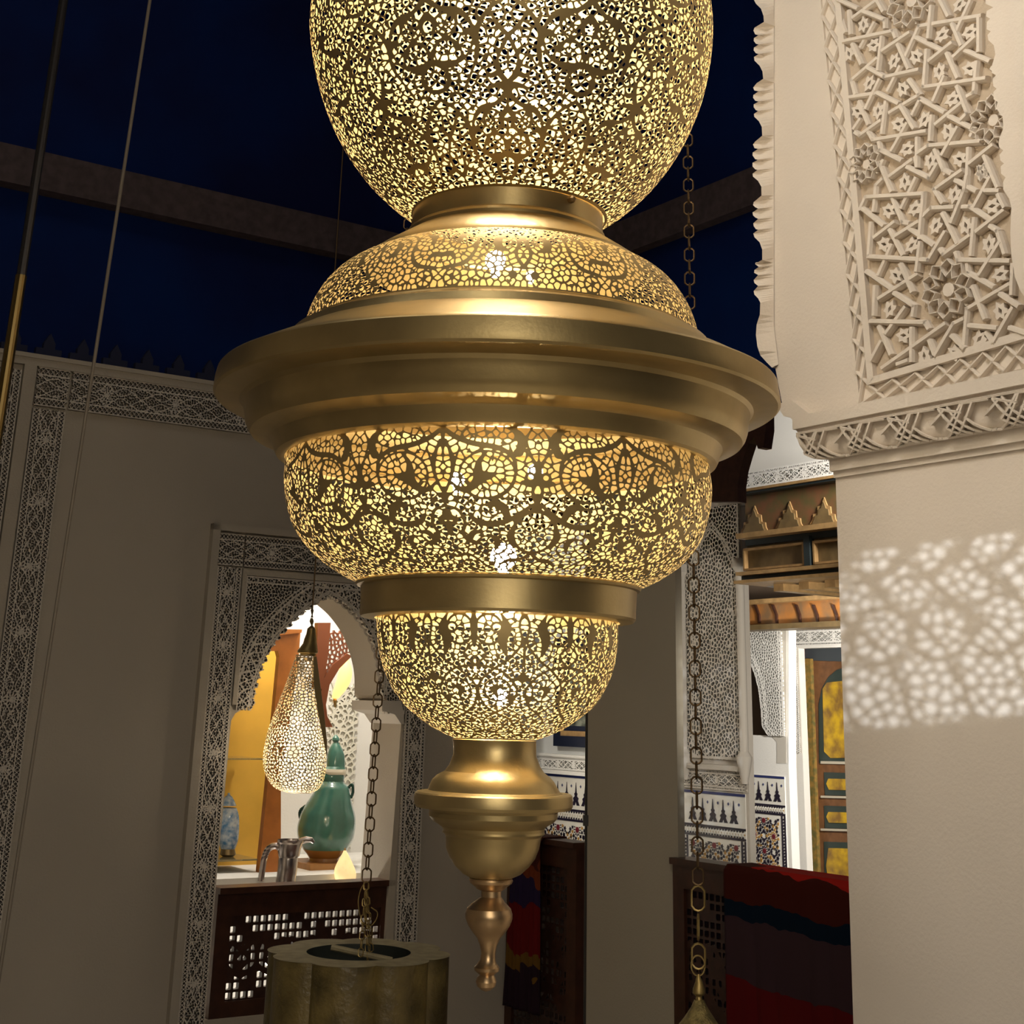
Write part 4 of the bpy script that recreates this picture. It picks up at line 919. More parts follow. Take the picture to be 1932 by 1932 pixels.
Us = [[(690, 10), (820, 70)], [(940, 20), (790, 130)], [(960, 20), (1000, 90)], [(860, 90), (1010, 150), (1010, 200)], [(760, 90), (770, 240)], [(930, 170), (840, 330)], [(730, 295), (1070, 225), (1085, 270)], [(1180, 240), (1000, 360)],
 [(1150, 390), (1240, 190), (1660, 120)], [(1330, 60), (1310, 270)], [(1380, 0), (1440, 120)], [(1590, 20), (1500, 220)], [(1650, 130), (1650, 360)], [(990, 270), (965, 490)], [(790, 320), (850, 450)], [(1220, 270), (1400, 360)], [(1100, 320), (1170, 480)],
 [(950, 410), (775, 560), (800, 650)], [(900, 480), (1010, 540), (1240, 490)], [(1110, 470), (1030, 630)], [(1300, 360), (1280, 610), (1700, 550)], [(1320, 430), (1470, 310)], [(1470, 180), (1530, 320)], [(1630, 270), (1490, 400)], [(1560, 360), (1720, 430)],
 [(1430, 380), (1500, 540)], [(1640, 440), (1620, 650), (1580, 670)], [(1170, 560), (1240, 660), (1040, 780)], [(770, 675), (940, 650)], [(970, 560), (880, 750)], [(960, 650), (1100, 720)], [(830, 710), (890, 860)], [(1010, 710), (985, 920)], [(1120, 740), (1210, 890)],
 [(1200, 790), (1250, 690), (1410, 780)], [(1420, 540), (1350, 700)], [(1510, 610), (1580, 790), (1540, 830)], [(1530, 720), (1360, 860)], [(1450, 810), (1620, 900), (1600, 940)], [(840, 830), (800, 890)], [(980, 840), (840, 940), (810, 920)],
 [(900, 920), (930, 970), (1290, 910)], [(1160, 860), (1060, 1040)], [(1330, 810), (1320, 970)], [(1510, 890), (1410, 1070)], [(970, 990), (980, 1040), (1120, 1110)], [(1230, 960), (1230, 1150)], [(1240, 1060), (1310, 1010), (1660, 980)],
 [(1350, 1040), (1420, 1200)], [(1580, 1030), (1570, 1270)], [(1750, 1010), (1600, 1130)], [(1690, 1080), (1780, 1290)], [(1780, 700), (1900, 640)], [(1740, 480), (1850, 560)], [(1500, 2), (1560, -80)], [(1100, -10), (1000, -120)], [(700, 140), (730, 230)]]
st = MB(); rr = random.Random(3)
for L_, fn in ((Bs, LC), (Us, Z1c)):
    for pl_ in L_:
        d = .014+rr.random()*.005; st.strap(PN, [PN.uv(*fn(*p)) for p in pl_], .0118, 0.001, d, .55)
for q in range(9): st.strap(PN, [PN.uv(1600+q*40, -35+(q % 2)*20), PN.uv(1625+q*40, -5-(q % 3)*15)], .0125, .001, .012, .55)
def rosette3(cx, cy, R, n=10):
    c = PN.uv(cx, cy); Ru = abs(PN.uv(cx+R, cy)[0]-PN.uv(cx-R, cy)[0])/2
    def pt(r, a): return (c[0]+Ru*r*math.cos(a), c[1]+Ru*1.0*r*math.sin(a))
    for k in range(n):
        a = 2*PI*k/n+.15
        for s in (-1, 1):
            st.strap(PN, [pt(.42, a), pt(.62, a+s*.28), pt(.8, a+s*.34), pt(1.0, a)], .0042, .001, .018, .4)
            st.strap(PN, [pt(.8, a+s*.02+s*.3), pt(.98, a+s*.30)], .0042, .001, .011, .4)
    pts = [pt(.24, 2*PI*k/10) for k in range(10)]; st.prism(PN, pts, .001, .008)
rosette3(*LC(895, 1140), 47); rosette3(*Z1c(1180, 10), 44); rosette3(*Z1c(1740, 830), 42); rosette3(*Z1c(870, 1130), 30)
struct(st.build('trim_43', cream, None), 'interlaced star strapwork with petalled rosettes on the carved pier')
fb = MB()
def fleuron(cx, cy, rot, k=1.0):
    c = PN.uv(cx, cy); R = .0215*k
    out = []
    for a, r in ((-90, 1.0), (-62, .55), (-40, .9), (-18, .75), (5, .55), (35, .85), (62, .6), (90, 1.05), (118, .6), (145, .85), (175, .55), (198, .75), (220, .9), (242, .55)):
        t_ = math.radians(a+rot); out.append((c[0]+R*r*math.cos(t_), c[1]+R*r*math.sin(t_)))
    inn = [(c[0]+R*q*math.cos(math.radians(a+rot)), c[1]+R*q*math.sin(math.radians(a+rot))) for a, q in ((-90, .4), (0, .2), (90, .45), (180, .2))]
    n_ = len(out); fr_ = out
    # ring of quads between outline and inner lozenge
    m_ = [inn[0], inn[0], inn[0], inn[1], inn[1], inn[1], inn[2], inn[2], inn[2], inn[3], inn[3], inn[3], inn[3], inn[0]]
    for i in range(n_):
        j = (i+1) % n_; quad = [out[i], out[j], m_[j], m_[i]]
        if m_[i] == m_[j]: quad = quad[:3]
        fb.prism(PN, quad, .001, .013)
fl1 = [(530, 210), (390, 460), (620, 440), (960, 320), (1200, 130), (1290, 420), (800, 590), (1060, 590), (350, 750), (590, 760), (1260, 750), (450, 1020), (1360, 1010), (400, 1310), (1360, 1330), (520, 1540), (1180, 1570), (700, 1720), (970, 1690)]
fl2 = [(860, 180), (930, 320), (1070, 430), (1220, 400), (1400, 250), (1380, 500), (1590, 480), (900, 580), (1130, 620), (1470, 690), (960, 770), (1100, 860), (1280, 830), (1440, 910), (1160, 1030), (1320, 1110), (1520, 1100), (1520, 40), (760, 380), (1590, 230), (1680, 1180), (820, 770)]
for k, p in enumerate(fl1): fleuron(*LC(*p), (k*53) % 180, .9)
for k, p in enumerate(fl2): fleuron(*Z1c(*p), (k*71) % 180, .9)
struct(fb.build('trim_44', cream))
# nearer arch edge with deep ribs, upper right
ne = MB()
o_ = [(1668, -80), (1668, 25), (1722, 50), (1676, 75), (1672, 112), (1700, 128), (1678, 150), (1676, 200), (1704, 215), (1682, 240), (1688, 275), (1725, 310), (1735, 370), (1720, 425), (1708, 460), (1712, 500), (1740, 515), (1716, 540), (1722, 590), (1745, 608), (1722, 630), (1724, 680), (1752, 700), (1740, 740), (1785, 800), (1790, 880), (1765, 940), (1758, 980), (1762, 1010), (1790, 1030), (1764, 1060), (1770, 1100), (1795, 1120), (1772, 1140), (1775, 1190), (1805, 1215), (1788, 1250), (1790, 1300), (1830, 1360), (1845, 1420), (1838, 1600), (1845, 1750), (1870, 1900), (1905, 1990), (1932, 2030)]
o_px = [Z1c(*p) for p in o_]
ne.prism(PN, [PN.uv(*p, .05) for p in o_px]+[(RU, PN.uv(1990, 540)[1]), (RU, PN.uv(*o_px[0], .05)[1])], 0.0, .05)
o2_ = [(x+38, y-8) for x, y in o_px]
ne.prism(PN, [PN.uv(*p, .085) for p in o2_]+[(RU, PN.uv(1990, 530)[1]), (RU, PN.uv(*o2_[0], .085)[1])], 0.05, .085)
struct(ne.build('trim_45', cream), 'deep ribbed plaster arch edge at the upper right')
# ------------------------------------------------------------ helpers for objects of the scene
def lathe_obj(name, rows, Y, m, parent=None, seg=48, sm=0):
    pr = [ring_px(a, b, y, Y) for a, b, y in rows]
    if sm: pr = [tuple(q) for q in smooth_prof(pr, sm)]
    return MB().lathe(pr, seg, cy=Y).build(name, m, parent, True)
def chain_mesh(pts, pitch, R, r, closed=False):
    """welded oval links along a polyline"""
    mb = MB(); P = [Vector(p) for p in pts]; k = 0
    for a, b in zip(P, P[1:]):
        L = (b-a).length; n = max(1, int(L/pitch)); d = (b-a).normalized()
        s1 = d.cross(Vector((0.2, 1, 0))).normalized(); s2 = d.cross(s1)
        for i in range(n):
            c = a+d*(i+.5)*L/n; w_ = s1 if k % 2 == 0 else s2; k += 1; q = 14; loop = []
            hl = pitch*.5+r*1.0
            for j in range(q):
                t_ = 2*PI*j/q; loop.append(c+d*(hl*math.cos(t_))*(1.0)+w_*R*max(-1, min(1, 1.25*math.sin(t_))))
            vs = []; nn = d.cross(w_)
            for j in range(q):
                tg = (loop[(j+1) % q]-loop[j-1]).normalized(); o = tg.cross(nn)
                for e in range(5):
                    t_ = 2*PI*e/5; vs.append(loop[j]+(o*math.cos(t_)+nn*math.sin(t_))*r)
            mb.add(vs, [(j*5+e, j*5+(e+1) % 5, ((j+1) % q)*5+(e+1) % 5, ((j+1) % q)*5+e) for j in range(q) for e in range(5)])
    return mb
def cable(name, label, pts, r, m):
    o = MB().tube([tuple(p) for p in pts], r, 8).build(name, m, None, True); tag(o, label, 'cable'); return o
chainm = mat('aged_brass_chain', (0.12, 0.075, 0.035), 0.45, 0.7)
agedb = mat('aged_brass', (0.42, 0.31, 0.12), 0.45, 0.8, var=.3, vscale=40)
# ------------------------------------------------------------ long cables and post at the left
def vert_at(px, py, Y, z0, z1):
    p = atY(px, py, Y); return [(p[0], Y, z0), (p[0], Y, z1)]
p0 = atY(283, 0, 3.4); p1 = atY(5, 1800, 3.4)
v = (p1-p0)/(p1[2]-p0[2]); q0 = p0+v*(6.0-p0[2]); q1 = p0+v*(0.0-p0[2])
cable('steel_cable', 'thin pale cable running the full height at the left', [q0, q1], .0045, mat('pale_cable', (0.20, 0.17, 0.135), 0.5))
pa, pb_ = atY(75, 290, 3.0), atY(5, 745, 3.0); v = (pb_-pa)/(pb_[2]-pa[2])
po = thing('metal_post', 'dark metal post with brass sleeve at the far left edge', 'post', pa+v*(0-pa[2]))
pj = atY(40, 520, 3.0)
MB().tube([pa+v*(6.0-pa[2]), pj], .0105, 14).build('upper_tube', mat('dark_post', (0.03, 0.028, 0.03), 0.4, .5), po, True)
MB().tube([pj, pa+v*(0.0-pa[2])], .0125, 14).build('lower_sleeve', mat('dark_brass_sleeve', (0.16, 0.11, 0.04), 0.3, .9), po, True)
p0 = atY(1107, 1340, 4.6); pz = atY(1103, 1932, 4.6); v = (pz-p0)/(pz[2]-p0[2])
cc = thing('dark_cable', 'thin dark cable with a small clip beside the plain grey pillar', 'cable', p0+v*(0-p0[2]))
MB().tube([p0+v*(6-p0[2]), p0+v*(0-p0[2])], .004, 8).build('wire', mat('dark_cable', (.03, .025, .02), .5), cc, True)
c_ = atY(1105, 1548, 4.6); MB().abox(c_, .016, .016, .03).build('clip', mat('dark_cable', (.03, .025, .02), .5), cc)
# ------------------------------------------------------------ left balustrade in the arch
PB = PL.back(.06)
def balustrade(name, label, pl, x0, x1, ytl, ytr, ybl, zbot=None, n=None, seed=1, depth=.045):
    """cedar balustrade: frame rails and stiles with turned spool lattice"""
    a, b = U(pl, x0, ytl), U(pl, x1, ytr); z1 = (a[1]+b[1])/2; u0_, u1_ = a[0], b[0]; z0 = zbot if zbot is not None else U(pl, x0, ybl)[1]
    T = thing(name, label, 'balustrade', pl.to3((u0_+u1_)/2, z0, 0))
    rh = .072; sw = .055
    MB().box(pl, u0_-.0, u1_+.0, z1-.02, z1, -.03, depth+.015).build('handrail', rwood, T)
    MB().box(pl, u0_, u1_, z1-rh-.02, z1-.02, 0, depth).build('top_rail', dwood if False else rwood, T)
    MB().box(pl, u0_, u1_, z0, z0+.06, 0, depth).build('bottom_rail', rwood, T)
    for q0, q1 in ((u0_, u0_+sw), (u1_-sw, u1_)): MB().box(pl, q0, q1, z0+.06, z1-rh-.02, 0, depth).build('stile', rwood, T)
    ua, ub, za, zb_ = u0_+sw, u1_-sw, z0+.06, z1-rh-.02
    W_, H_ = (ub-ua)*1000, (zb_-za)*1000; p = Pat(W_, H_, 2.6); cell = 28.0
    nx_, ny_ = int(round(W_/cell)), int(round(H_/cell)); cx_, cy_ = W_/nx_, H_/ny_
    for i in range(nx_+1): p.seg(i*cx_, 0, i*cx_, H_, 4.2)
    for j in range(ny_+1): p.seg(0, j*cy_, W_, j*cy_, 4.2)
    r_ = random.Random(seed)
    for i in range(nx_+1):
        for j in range(ny_+1): p.disc(i*cx_, j*cy_, 7.0)
    for i in range(nx_):
        for j in range(ny_):
            if (i//2*3+j*2) % 5 in (0, 2) and r_.random() < .75: p.disc((i+.5)*cx_, (j+.5)*cy_, 14)
    for gx_ in range(0, nx_-3, 4):
        cxx = (gx_+2)*cx_
        for sgn in (-1, 1):
            p.vine([(cxx, H_*.42), (cxx+sgn*cx_*1.6, H_*.33), (cxx+sgn*cx_*1.9, H_*.6), (cxx, H_*.72)], 9); p.vine([(cxx, H_*.42), (cxx+sgn*cx_*.9, H_*.52), (cxx, H_*.62)], 8)
    relief('lattice', pl, ua, zb_, p, .012, .034, dwood, T, .001)
    return T
balustrade('balustrade', 'dark cedar balustrade with spool lattice inside the arched opening at the left', PB, 403, 735, 1673, 1656, 1924)
# ------------------------------------------------------------ display niche behind the arch
PI1 = PL.back(TW+.45); PI2 = PL.back(TW+.95)
m = MB(); a, b = U(PI2, 380, 1400)[0]-.8, U(PI2, 760, 1400)[0]+.6; m.box(PI2, a, b, 0, 3.4, -.05, 0); m.box(PI2, a, b, 2.75, 2.8, 0, 1.0)
struct(m.build('wall_niche_back', white), 'white back wall of the display niche')
u0, u1, z0, z1 = rectuv(PI2, 640, 1290, 700, 1600)
u0, u1 = U(PI2, 612, 1450)[0], U(PI2, 668, 1450)[0]
p = Pat((u1-u0)*1000, (z1-z0)*1000, 3); p.cells(darts(p.W, p.H, 22, None, (), 4000, 4, half=False), 3.5, mirror=False)
for y in range(40, int(p.H), 110): p.ring(p.W*.35, y, 30, 4); p.vine([(0, y), (p.W*.5, y+50), (p.W, y+10)], 5)
struct(relief('trim_46', PI2, u0, z1, p, 0, .012, mat('pale_stucco_light', (.74, .72, .62), .8), None, .001))
ledge = MB(); zl = U(PB, 570, 1664)[1]-.02
ledge.box(PI2, a, b, zl-.05, zl, 0, .75); struct(ledge.build('trim_47', white), 'white ledge behind the balustrade carrying the pots')
# wooden display cabinet at the left
PCb = PL.back(TW+.35)
cab = thing('display_cabinet', 'orange wooden display cabinet with glass shelves behind the arch, left side', 'cabinet', PCb.to3(U(PCb, 480, 1600)[0], zl, 0))
PCk = PCb.back(.28); ub_ = U(PCk, 529, 1400)[0]
oc = mat('ochre_board', (0.80, 0.46, 0.06), 0.45, var=.15, vscale=6)
MB().pxpoly(PCb, [(519, 1193), (567, 1194), (562, 1260), (530, 1470), (530, 1672), (488, 1672), (489, 1640), (505, 1480), (527, 1240), (524, 1228), (500, 1228)], -.03, .0).build('door_frame', owood, cab)
MB().pxpoly(PCb, [(565, 1194), (566, 1188), (516, 1187), (505, 1199), (519, 1199)], -.1, .02).build('cornice', owood, cab)
MB().pxpoly(PCk, [(380, 1150), (527, 1150), (524, 1672), (380, 1672)], -.01, .0).build('back_board', oc, cab)
MB().pxpoly(PCb, [(438, 1240), (471, 1240), (470, 1300), (462, 1400), (455, 1440), (430, 1440)], -.2, -.19).build('pale_side', mat('pale_board', (.75, .6, .38), .5), cab)
glass = mat('shelf_glass', (0.75, 0.82, 0.72), 0.08, trans=0.85)
for y in (1431, 1622):
    z = U(PCb, 470, y)[1]; ua, ub2 = U(PCb, 385, y)[0], U(PCb, 492 if y > 1500 else 506, y)[0]
    MB().box(PCb, ua, ub2, z-.006, z, -.26, -.02).build('glass_shelf', glass, cab)
# mashrabiya screen with round arch at the right
PM = PL.back(TW+.30)
scn = thing('wooden_screen', 'red-brown wooden screen with pierced lattice above a round arch, right side of the niche', 'screen', PM.to3(U(PM, 640, 1300)[0], zl, 0))
rw2 = mat('screen_wood', (0.22, 0.06, 0.02), 0.4)
MB().pxpoly(PM, [(600, 1175), (624, 1175), (619, 1240), (608, 1300), (594, 1300)], -.03, 0).build('stile', rw2, scn)
MB().pxpoly(PM, [(655, 1233), (664, 1238), (640, 1262), (622, 1292), (615, 1330), (618, 1352), (628, 1372), (616, 1372), (606, 1352), (603, 1322), (611, 1282), (628, 1254)], -.03, 0).build('arch_board', rw2, scn)
u0, u1, z0, z1 = rectuv(PM, 606, 1190, 690, 1300); p = Pat((u1-u0)*1000, (z1-z0)*1000, 3); p.cells(darts(p.W, p.H, 15, None, (), 4000, 9, half=False), 2.6, mirror=False)
cut = [((PM.uv(*q)[0]-u0)*1000, (z1-PM.uv(*q)[1])*1000) for q in [(655, 1233), (628, 1256), (611, 1284), (606, 1310), (700, 1310), (700, 1233)]]
p.F = np.where(inside(cut, p.X, p.Y), -3, p.F)
relief('lattice', PM, u0, z1, p, -.02, -.008, rw2, scn, .001)
# niche sconce
Y_ = float(PI1.hit(633, 1270)[1])
sc_ = thing('wall_lantern', 'small glowing golden lantern hanging under the round arch of the niche screen', 'lantern', atY(633, 1235, Y_))
lathe_obj('shade', [(650, 656, 1240), (640, 664, 1262), (634, 662, 1285), (628, 650, 1305), (626, 638, 1318)], Y_, mat('golden_glow', (.9, .6, .2), .5, emit=(1, .68, .22), estr=1.3), sc_, 24, 12)
lathe_obj('finial', [(629, 634, 1316), (628, 636, 1322), (631, 634, 1335)], Y_, agedb, sc_, 16)
# jars, jug, gourd lantern
def Yof(pl, x, y): return float(pl.hit(x, y)[1])
Yj = Yof(PI1, 618, 1620)
jar = thing('lidded_jar', 'tall green glazed jar with domed lid and brown foot behind the arch', 'jar', atY(614, 1622, Yj))
grn = mat('green_glaze', (0.07, 0.21, 0.165), 0.18, var=.35, vscale=10, coat=.5)
lathe_obj('body', [(607, 648, 1456), (605, 650, 1466), (606, 649, 1474), (601, 654, 1480), (596, 659, 1486), (590, 661, 1498), (577, 665, 1518), (569, 669, 1532), (565, 671, 1545), (561, 670, 1562), (562, 667, 1580), (567, 660, 1594), (571, 655, 1602)], Yj, grn, jar, 48, 40)
lathe_obj('foot', [(571, 655, 1602), (578, 649, 1610), (583, 640, 1618), (582, 640, 1624), (595, 625, 1624)], Yj, mat('brown_glaze', (0.30, 0.13, 0.03), 0.2, coat=.4), jar, 48)
lathe_obj('lid', [(611, 653, 1455), (611, 652, 1450), (616, 651, 1446), (616, 651, 1436), (617.5, 650, 1424), (621, 646, 1412), (626, 641, 1404), (628.5, 638.5, 1400), (626, 641, 1396), (627, 640, 1392), (632, 635, 1386)], Yj, grn, jar, 48)['label'] = 'domed green lid'
lathe_obj('rim_band', [(608, 653, 1461), (607, 654, 1456), (608, 653, 1451), (614, 648, 1450)], Yj, mat('cream_glaze', (.75, .7, .58), .3), jar, 48)
cj = atY(615, 1560, Yj)
for sg, pp_ in ((1, [(653, 1492), (664, 1480), (666, 1494), (662, 1506)]), (-1, [(577, 1520), (566, 1530), (567, 1545), (572, 1552)])):
    MB().tube([tuple(atY(x, y, Yj)) for x, y in smooth2(pp_, 5)], .006, 8).build('handle', mat('dark_green_glaze', (.015, .05, .04), .2), jar, True)
wb = MB(); up_ = PI1.uv(614, 1624); zz_ = ring_px(582, 640, 1624, Yj)[1]
wb.box(PI1, PI1.uv(562, 1630)[0], PI1.uv(640, 1630)[0], zl, zz_, -.14, .11); tag(wb.build('wooden_plinth', mat('plinth_wood', (.42, .2, .06), .45, var=.2, vscale=20)), 'flat orange-brown wooden plinth under the green jar', 'plinth')
Yg = Yof(PL.back(TW+.17), 650, 1640)
gl = thing('gourd_lantern', 'small glowing pierced gourd lantern beside the foot of the green jar', 'lantern', atY(650, 1655, Yg))
lathe_obj('shade', [(649, 652, 1603), (645, 657, 1612), (637, 664, 1626), (631, 670, 1640), (631, 672, 1652), (634, 669, 1662), (640, 660, 1668)], Yg, mat('gourd_glow', (.85, .6, .25), .6, var=.4, vscale=60, emit=(1, .72, .35), estr=.8), gl, 32, 24)
lathe_obj('collar', [(649.5, 652.5, 1600), (648, 653, 1606)], Yg, agedb, gl, 16)
PJ = PL.back(TW+.12); Yk = Yof(PJ, 535, 1640)
jug = thing('jug', 'silver metal jug with flared lip and big handle on the balustrade ledge', 'jug', atY(537, 1662, Yk))
silver = mat('tarnished_silver', (0.55, 0.50, 0.48), 0.25, 0.95, var=.35, vscale=35)
lathe_obj('body', [(524, 576, 1584), (523, 574, 1588), (526, 571, 1592), (524, 567, 1604), (525, 565, 1614), (526, 562, 1618), (525, 562, 1622), (524, 561, 1640), (521, 558, 1658), (520, 558, 1664), (535, 545, 1665)], Yk, silver, jug, 40)
MB().tube([tuple(atY(x, y, Yk)) for x, y in smooth2([(528, 1600), (520, 1596), (508, 1600), (500, 1614), (496, 1635), (492, 1662)], 6)], [.012]*31, 10).build('handle', silver, jug, True)
MB().tube([tuple(atY(x, y, Yk)) for x, y in [(565, 1588), (578, 1584), (588, 1585), (592, 1590)]], [.012, .012, .010, .006], 10).build('spout', silver, jug, True)
Yb = Yof(PCb.back(.14), 432, 1560)
bj = thing('ginger_jar', 'blue and white lidded jar on the lower glass shelf', 'jar', atY(432, 1616, Yb))
bw = mat('white_blue_glaze', (.72, .80, .84), .15, var=.8, vscale=42, col2=(.10, .26, .52)); 
lathe_obj('body', [(418, 446, 1524), (414, 449, 1532), (411, 451, 1545), (411, 451, 1566), (413, 449, 1586), (416, 444, 1600), (419, 441, 1606), (418, 442, 1614), (425, 435, 1615)], Yb, bw, bj, 40, 30)
lathe_obj('lid', [(415, 446, 1520), (416, 445, 1517), (419, 442, 1510), (425, 438, 1503), (429, 434, 1500), (430, 434, 1496)], Yb, bw, bj, 40)
lathe_obj('foot_ring', [(417, 443, 1600), (415, 445, 1612), (420, 440, 1616)], Yb, mat('bronze_foot', (.25, .18, .08), .4, .5), bj, 32)
# ------------------------------------------------------------ teardrop lantern in the arch
PT = PL.back(-.12); Yt = Yof(PT, 560, 1400)
td = thing('teardrop_lantern', 'pierced golden teardrop lantern with hanging open door in front of the arch', 'lantern', atY(589, 1100, Yt))
tp = prof_px([(558, 594, 1236), (556, 595, 1244), (540, 600, 1288), (527, 605, 1322), (514, 609, 1355), (503, 613, 1390), (497, 615, 1425), (498, 615, 1450), (506, 610, 1472), (520, 601, 1488), (542, 586, 1496)], Yt)
pt = Pat(37, 290, 1.3)
rs = []
for j, y in enumerate(range(25, 290, 34)):
    rs += rosette(0 if j % 2 == 0 else 37, y, 15, (7, 12))
rs = [q for q in rs if 0 <= q[0] <= 37]
f_, fv_ = rx(tp, 290)
pt.cells(darts(37, 290, 5.8, f_, rs, 5000, 12), .8, fv_(pt.Y)); pt.seg(0, 0, 37, 0, 2); pt.seg(0, 290, 37, 290, 3)
def shell_at(name, prof, pat, nsec, m, parent, Y):
    global LY
    o_, LY = LY, Y; r_ = shell(name, prof, pat, nsec, m, parent); LY = o_; return r_
lace = mat('golden_lace', (.85, .68, .40), .5, .5)
shell_at('pierced_shade', tp, pt, 5, lace, td, Yt)
lathe_obj('cap', [(586, 590, 1166), (584, 592, 1172), (587, 590, 1180), (580, 595, 1186), (578, 596, 1196), (574, 597, 1206), (572, 598, 1214), (566, 599, 1222), (561, 600, 1228), (561, 599, 1232), (566, 596, 1233), (566, 595, 1238)], Yt, agedb, td, 40)
lathe_obj('finial', [(588, 590, 1146), (586, 592, 1152), (588, 590, 1160), (586, 591, 1165)], Yt, chainm, td, 20)
hk = atY(589.5, 1148, Yt); MB().tube([tuple(hk), (hk[0], hk[1], 5.98)], .003, 6).build('suspension_wire', chainm, td, True)
dpx = [(592, 1240), (597, 1238), (604, 1290), (612, 1350), (617, 1400), (617, 1428), (611, 1400), (601, 1350), (592, 1290)]
PTp = Plane((0, Yt-.045, 0), (1, 0, 0), (0, -1, 0)); MB().pxpoly(PTp, dpx, -.004, .004).build('open_door', mat('lantern_door', (.20, .15, .07), .45, .7), td)
pb0 = atY(556, 1420, Yt); light('POINT', 'teardrop_light', tuple(pb0), 6.0, WARM, .03)
mb_ = MB(); n_ = 8; mb_.lathe([(max(1e-4, .02*math.sin(PI*i/n_)), pb0[2]+.026*math.cos(PI*i/n_)) for i in range(n_+1)], 12, pb0[0], pb0[1]); mb_.build('bulb', mat('dim_bulb', (1, 1, 1), .3, emit=(1, .85, .6), estr=.8), td, True)
# ------------------------------------------------------------ lobed hanging shade, lower left
Ys = 3.2
sh = thing('lobed_pendant_shade', 'parchment coloured lobed drum lampshade hanging on a chain at the bottom', 'lampshade', atY(677, 1800, Ys))
cS = atY(677, 1796, Ys); Rs = float((atY(843, 1796, Ys)-atY(511, 1796, Ys))[0])/2*.985
par = mat('parchment', (0.17, 0.125, 0.04), 0.35, var=.65, vscale=14, spec=.5, bump=.3, bscale=90); rimm = mat('pale_parchment_rim', (0.33, 0.28, 0.16), .7, var=.3, vscale=40)
def lob(r, th, a=.085): return r*(1-a+a*1.6*abs(math.cos(4*th+.4))**.6)
m = MB(); sg = 168; zs = [cS[2], cS[2]-.012, cS[2]-.3, cS[2]-.62]
for zz_ in zs:
    m.v += [(cS[0]+lob(Rs*(1 if zz_ > zs[-1] else .96), 2*PI*k/sg)*math.cos(2*PI*k/sg), cS[1]+lob(Rs, 2*PI*k/sg)*math.sin(2*PI*k/sg), zz_) for k in range(sg)]
m.f = [(i*sg+k, (i+1)*sg+k, (i+1)*sg+(k+1) % sg, i*sg+(k+1) % sg) for i in range(3) for k in range(sg)]; m.m = [0]*len(m.f)
m.build('shade_wall', par, sh, True)
m = MB(); ri = Rs*.60
m.v = [(cS[0]+lob(Rs*1.012, 2*PI*k/sg)*math.cos(2*PI*k/sg), cS[1]+lob(Rs*1.012, 2*PI*k/sg)*math.sin(2*PI*k/sg), cS[2]) for k in range(sg)]+[(cS[0]+ri*math.cos(2*PI*k/sg), cS[1]+ri*math.sin(2*PI*k/sg), cS[2]) for k in range(sg)]+\
    [(cS[0]+ri*math.cos(2*PI*k/sg), cS[1]+ri*math.sin(2*PI*k/sg), cS[2]-.10) for k in range(sg)]
m.f = [(k, (k+1) % sg, sg+(k+1) % sg, sg+k) for k in range(sg)]; m.m = [0]*sg; m.build('top_ring', rimm, sh)
m.f = [(sg+k, sg+(k+1) % sg, 2*sg+(k+1) % sg, 2*sg+k) for k in range(sg)]; m.build('inner_sleeve', mat('dark_inner', (.03, .035, .03), .4, .3), sh, True)
MB().tube([atY(625, 1787, Ys), atY(740, 1812, Ys)], .006, 8).build('crossbar', rimm, sh, True)
ct = atY(714, 1300, Ys); cb = atY(691, 1664, Ys); v = (cb-ct)/(cb[2]-ct[2])
ctop = ct+v*(6.0-ct[2])
chain_mesh([ctop, cb], .0245, .0095, .0017).build('hanging_chain', chainm, sh, True)
for k, (x, y) in enumerate([(680, 1805), (694, 1812), (700, 1795)]):
    chain_mesh([cb, atY(x, y, Ys+.02*(k-1))], .014, .005, .0012).build('short_chain', agedb, sh, True)
MB().tube([tuple(atY(x, y, Ys)) for x, y in smooth2([(689, 1664), (680, 1680), (676, 1704), (682, 1735), (695, 1748), (708, 1738), (712, 1722), (700, 1712)], 6)], .0012, 6).build('wire_loop', agedb, sh, True)
# ------------------------------------------------------------ right chain with conical lantern
Yc = 3.0
rl_ = thing('cone_lantern', 'brass lantern with pointed conical cap hanging on a long chain at the bottom right', 'lantern', atY(1318, 1932, Yc))
ct = atY(1298, 300, Yc); cb = atY(1317, 1668, Yc); v = (cb-ct)/(cb[2]-ct[2])
chain_mesh([ct+v*(6-ct[2]), cb], .0275, .0105, .0021).build('hanging_chain', chainm, rl_, True)
chain_mesh([cb, atY(1318, 1832, Yc)], .040, .0125, .0022).build('long_link_chain', agedb, rl_, True)
m = MB(); cR = atY(1317, 1822, Yc); R_ = .0175; n_ = 28
m.tube([(cR[0]+R_*.75*math.cos(2*PI*k/n_), cR[1], cR[2]+R_*math.sin(2*PI*k/n_)) for k in range(n_+1)], .0016, 6).build('ring', agedb, rl_, True)
lathe_obj('finial', [(1316, 1320, 1838), (1313, 1323, 1846), (1312, 1326, 1852), (1307, 1330, 1866), (1307, 1330, 1874), (1313, 1324, 1880), (1312, 1326, 1886)], Yc, agedb, rl_, 24)
lathe_obj('conical_cap', [(1310, 1328, 1886), (1303, 1336, 1902), (1290, 1349, 1922), (1270, 1368, 1948), (1262, 1378, 1956), (1262, 1378, 1975), (1275, 1360, 2050), (1290, 1345, 2130)], Yc, mat('hammered_brass', (.40, .32, .13), .5, .75, var=.5, vscale=70, bump=.6, bscale=220), rl_, 40)
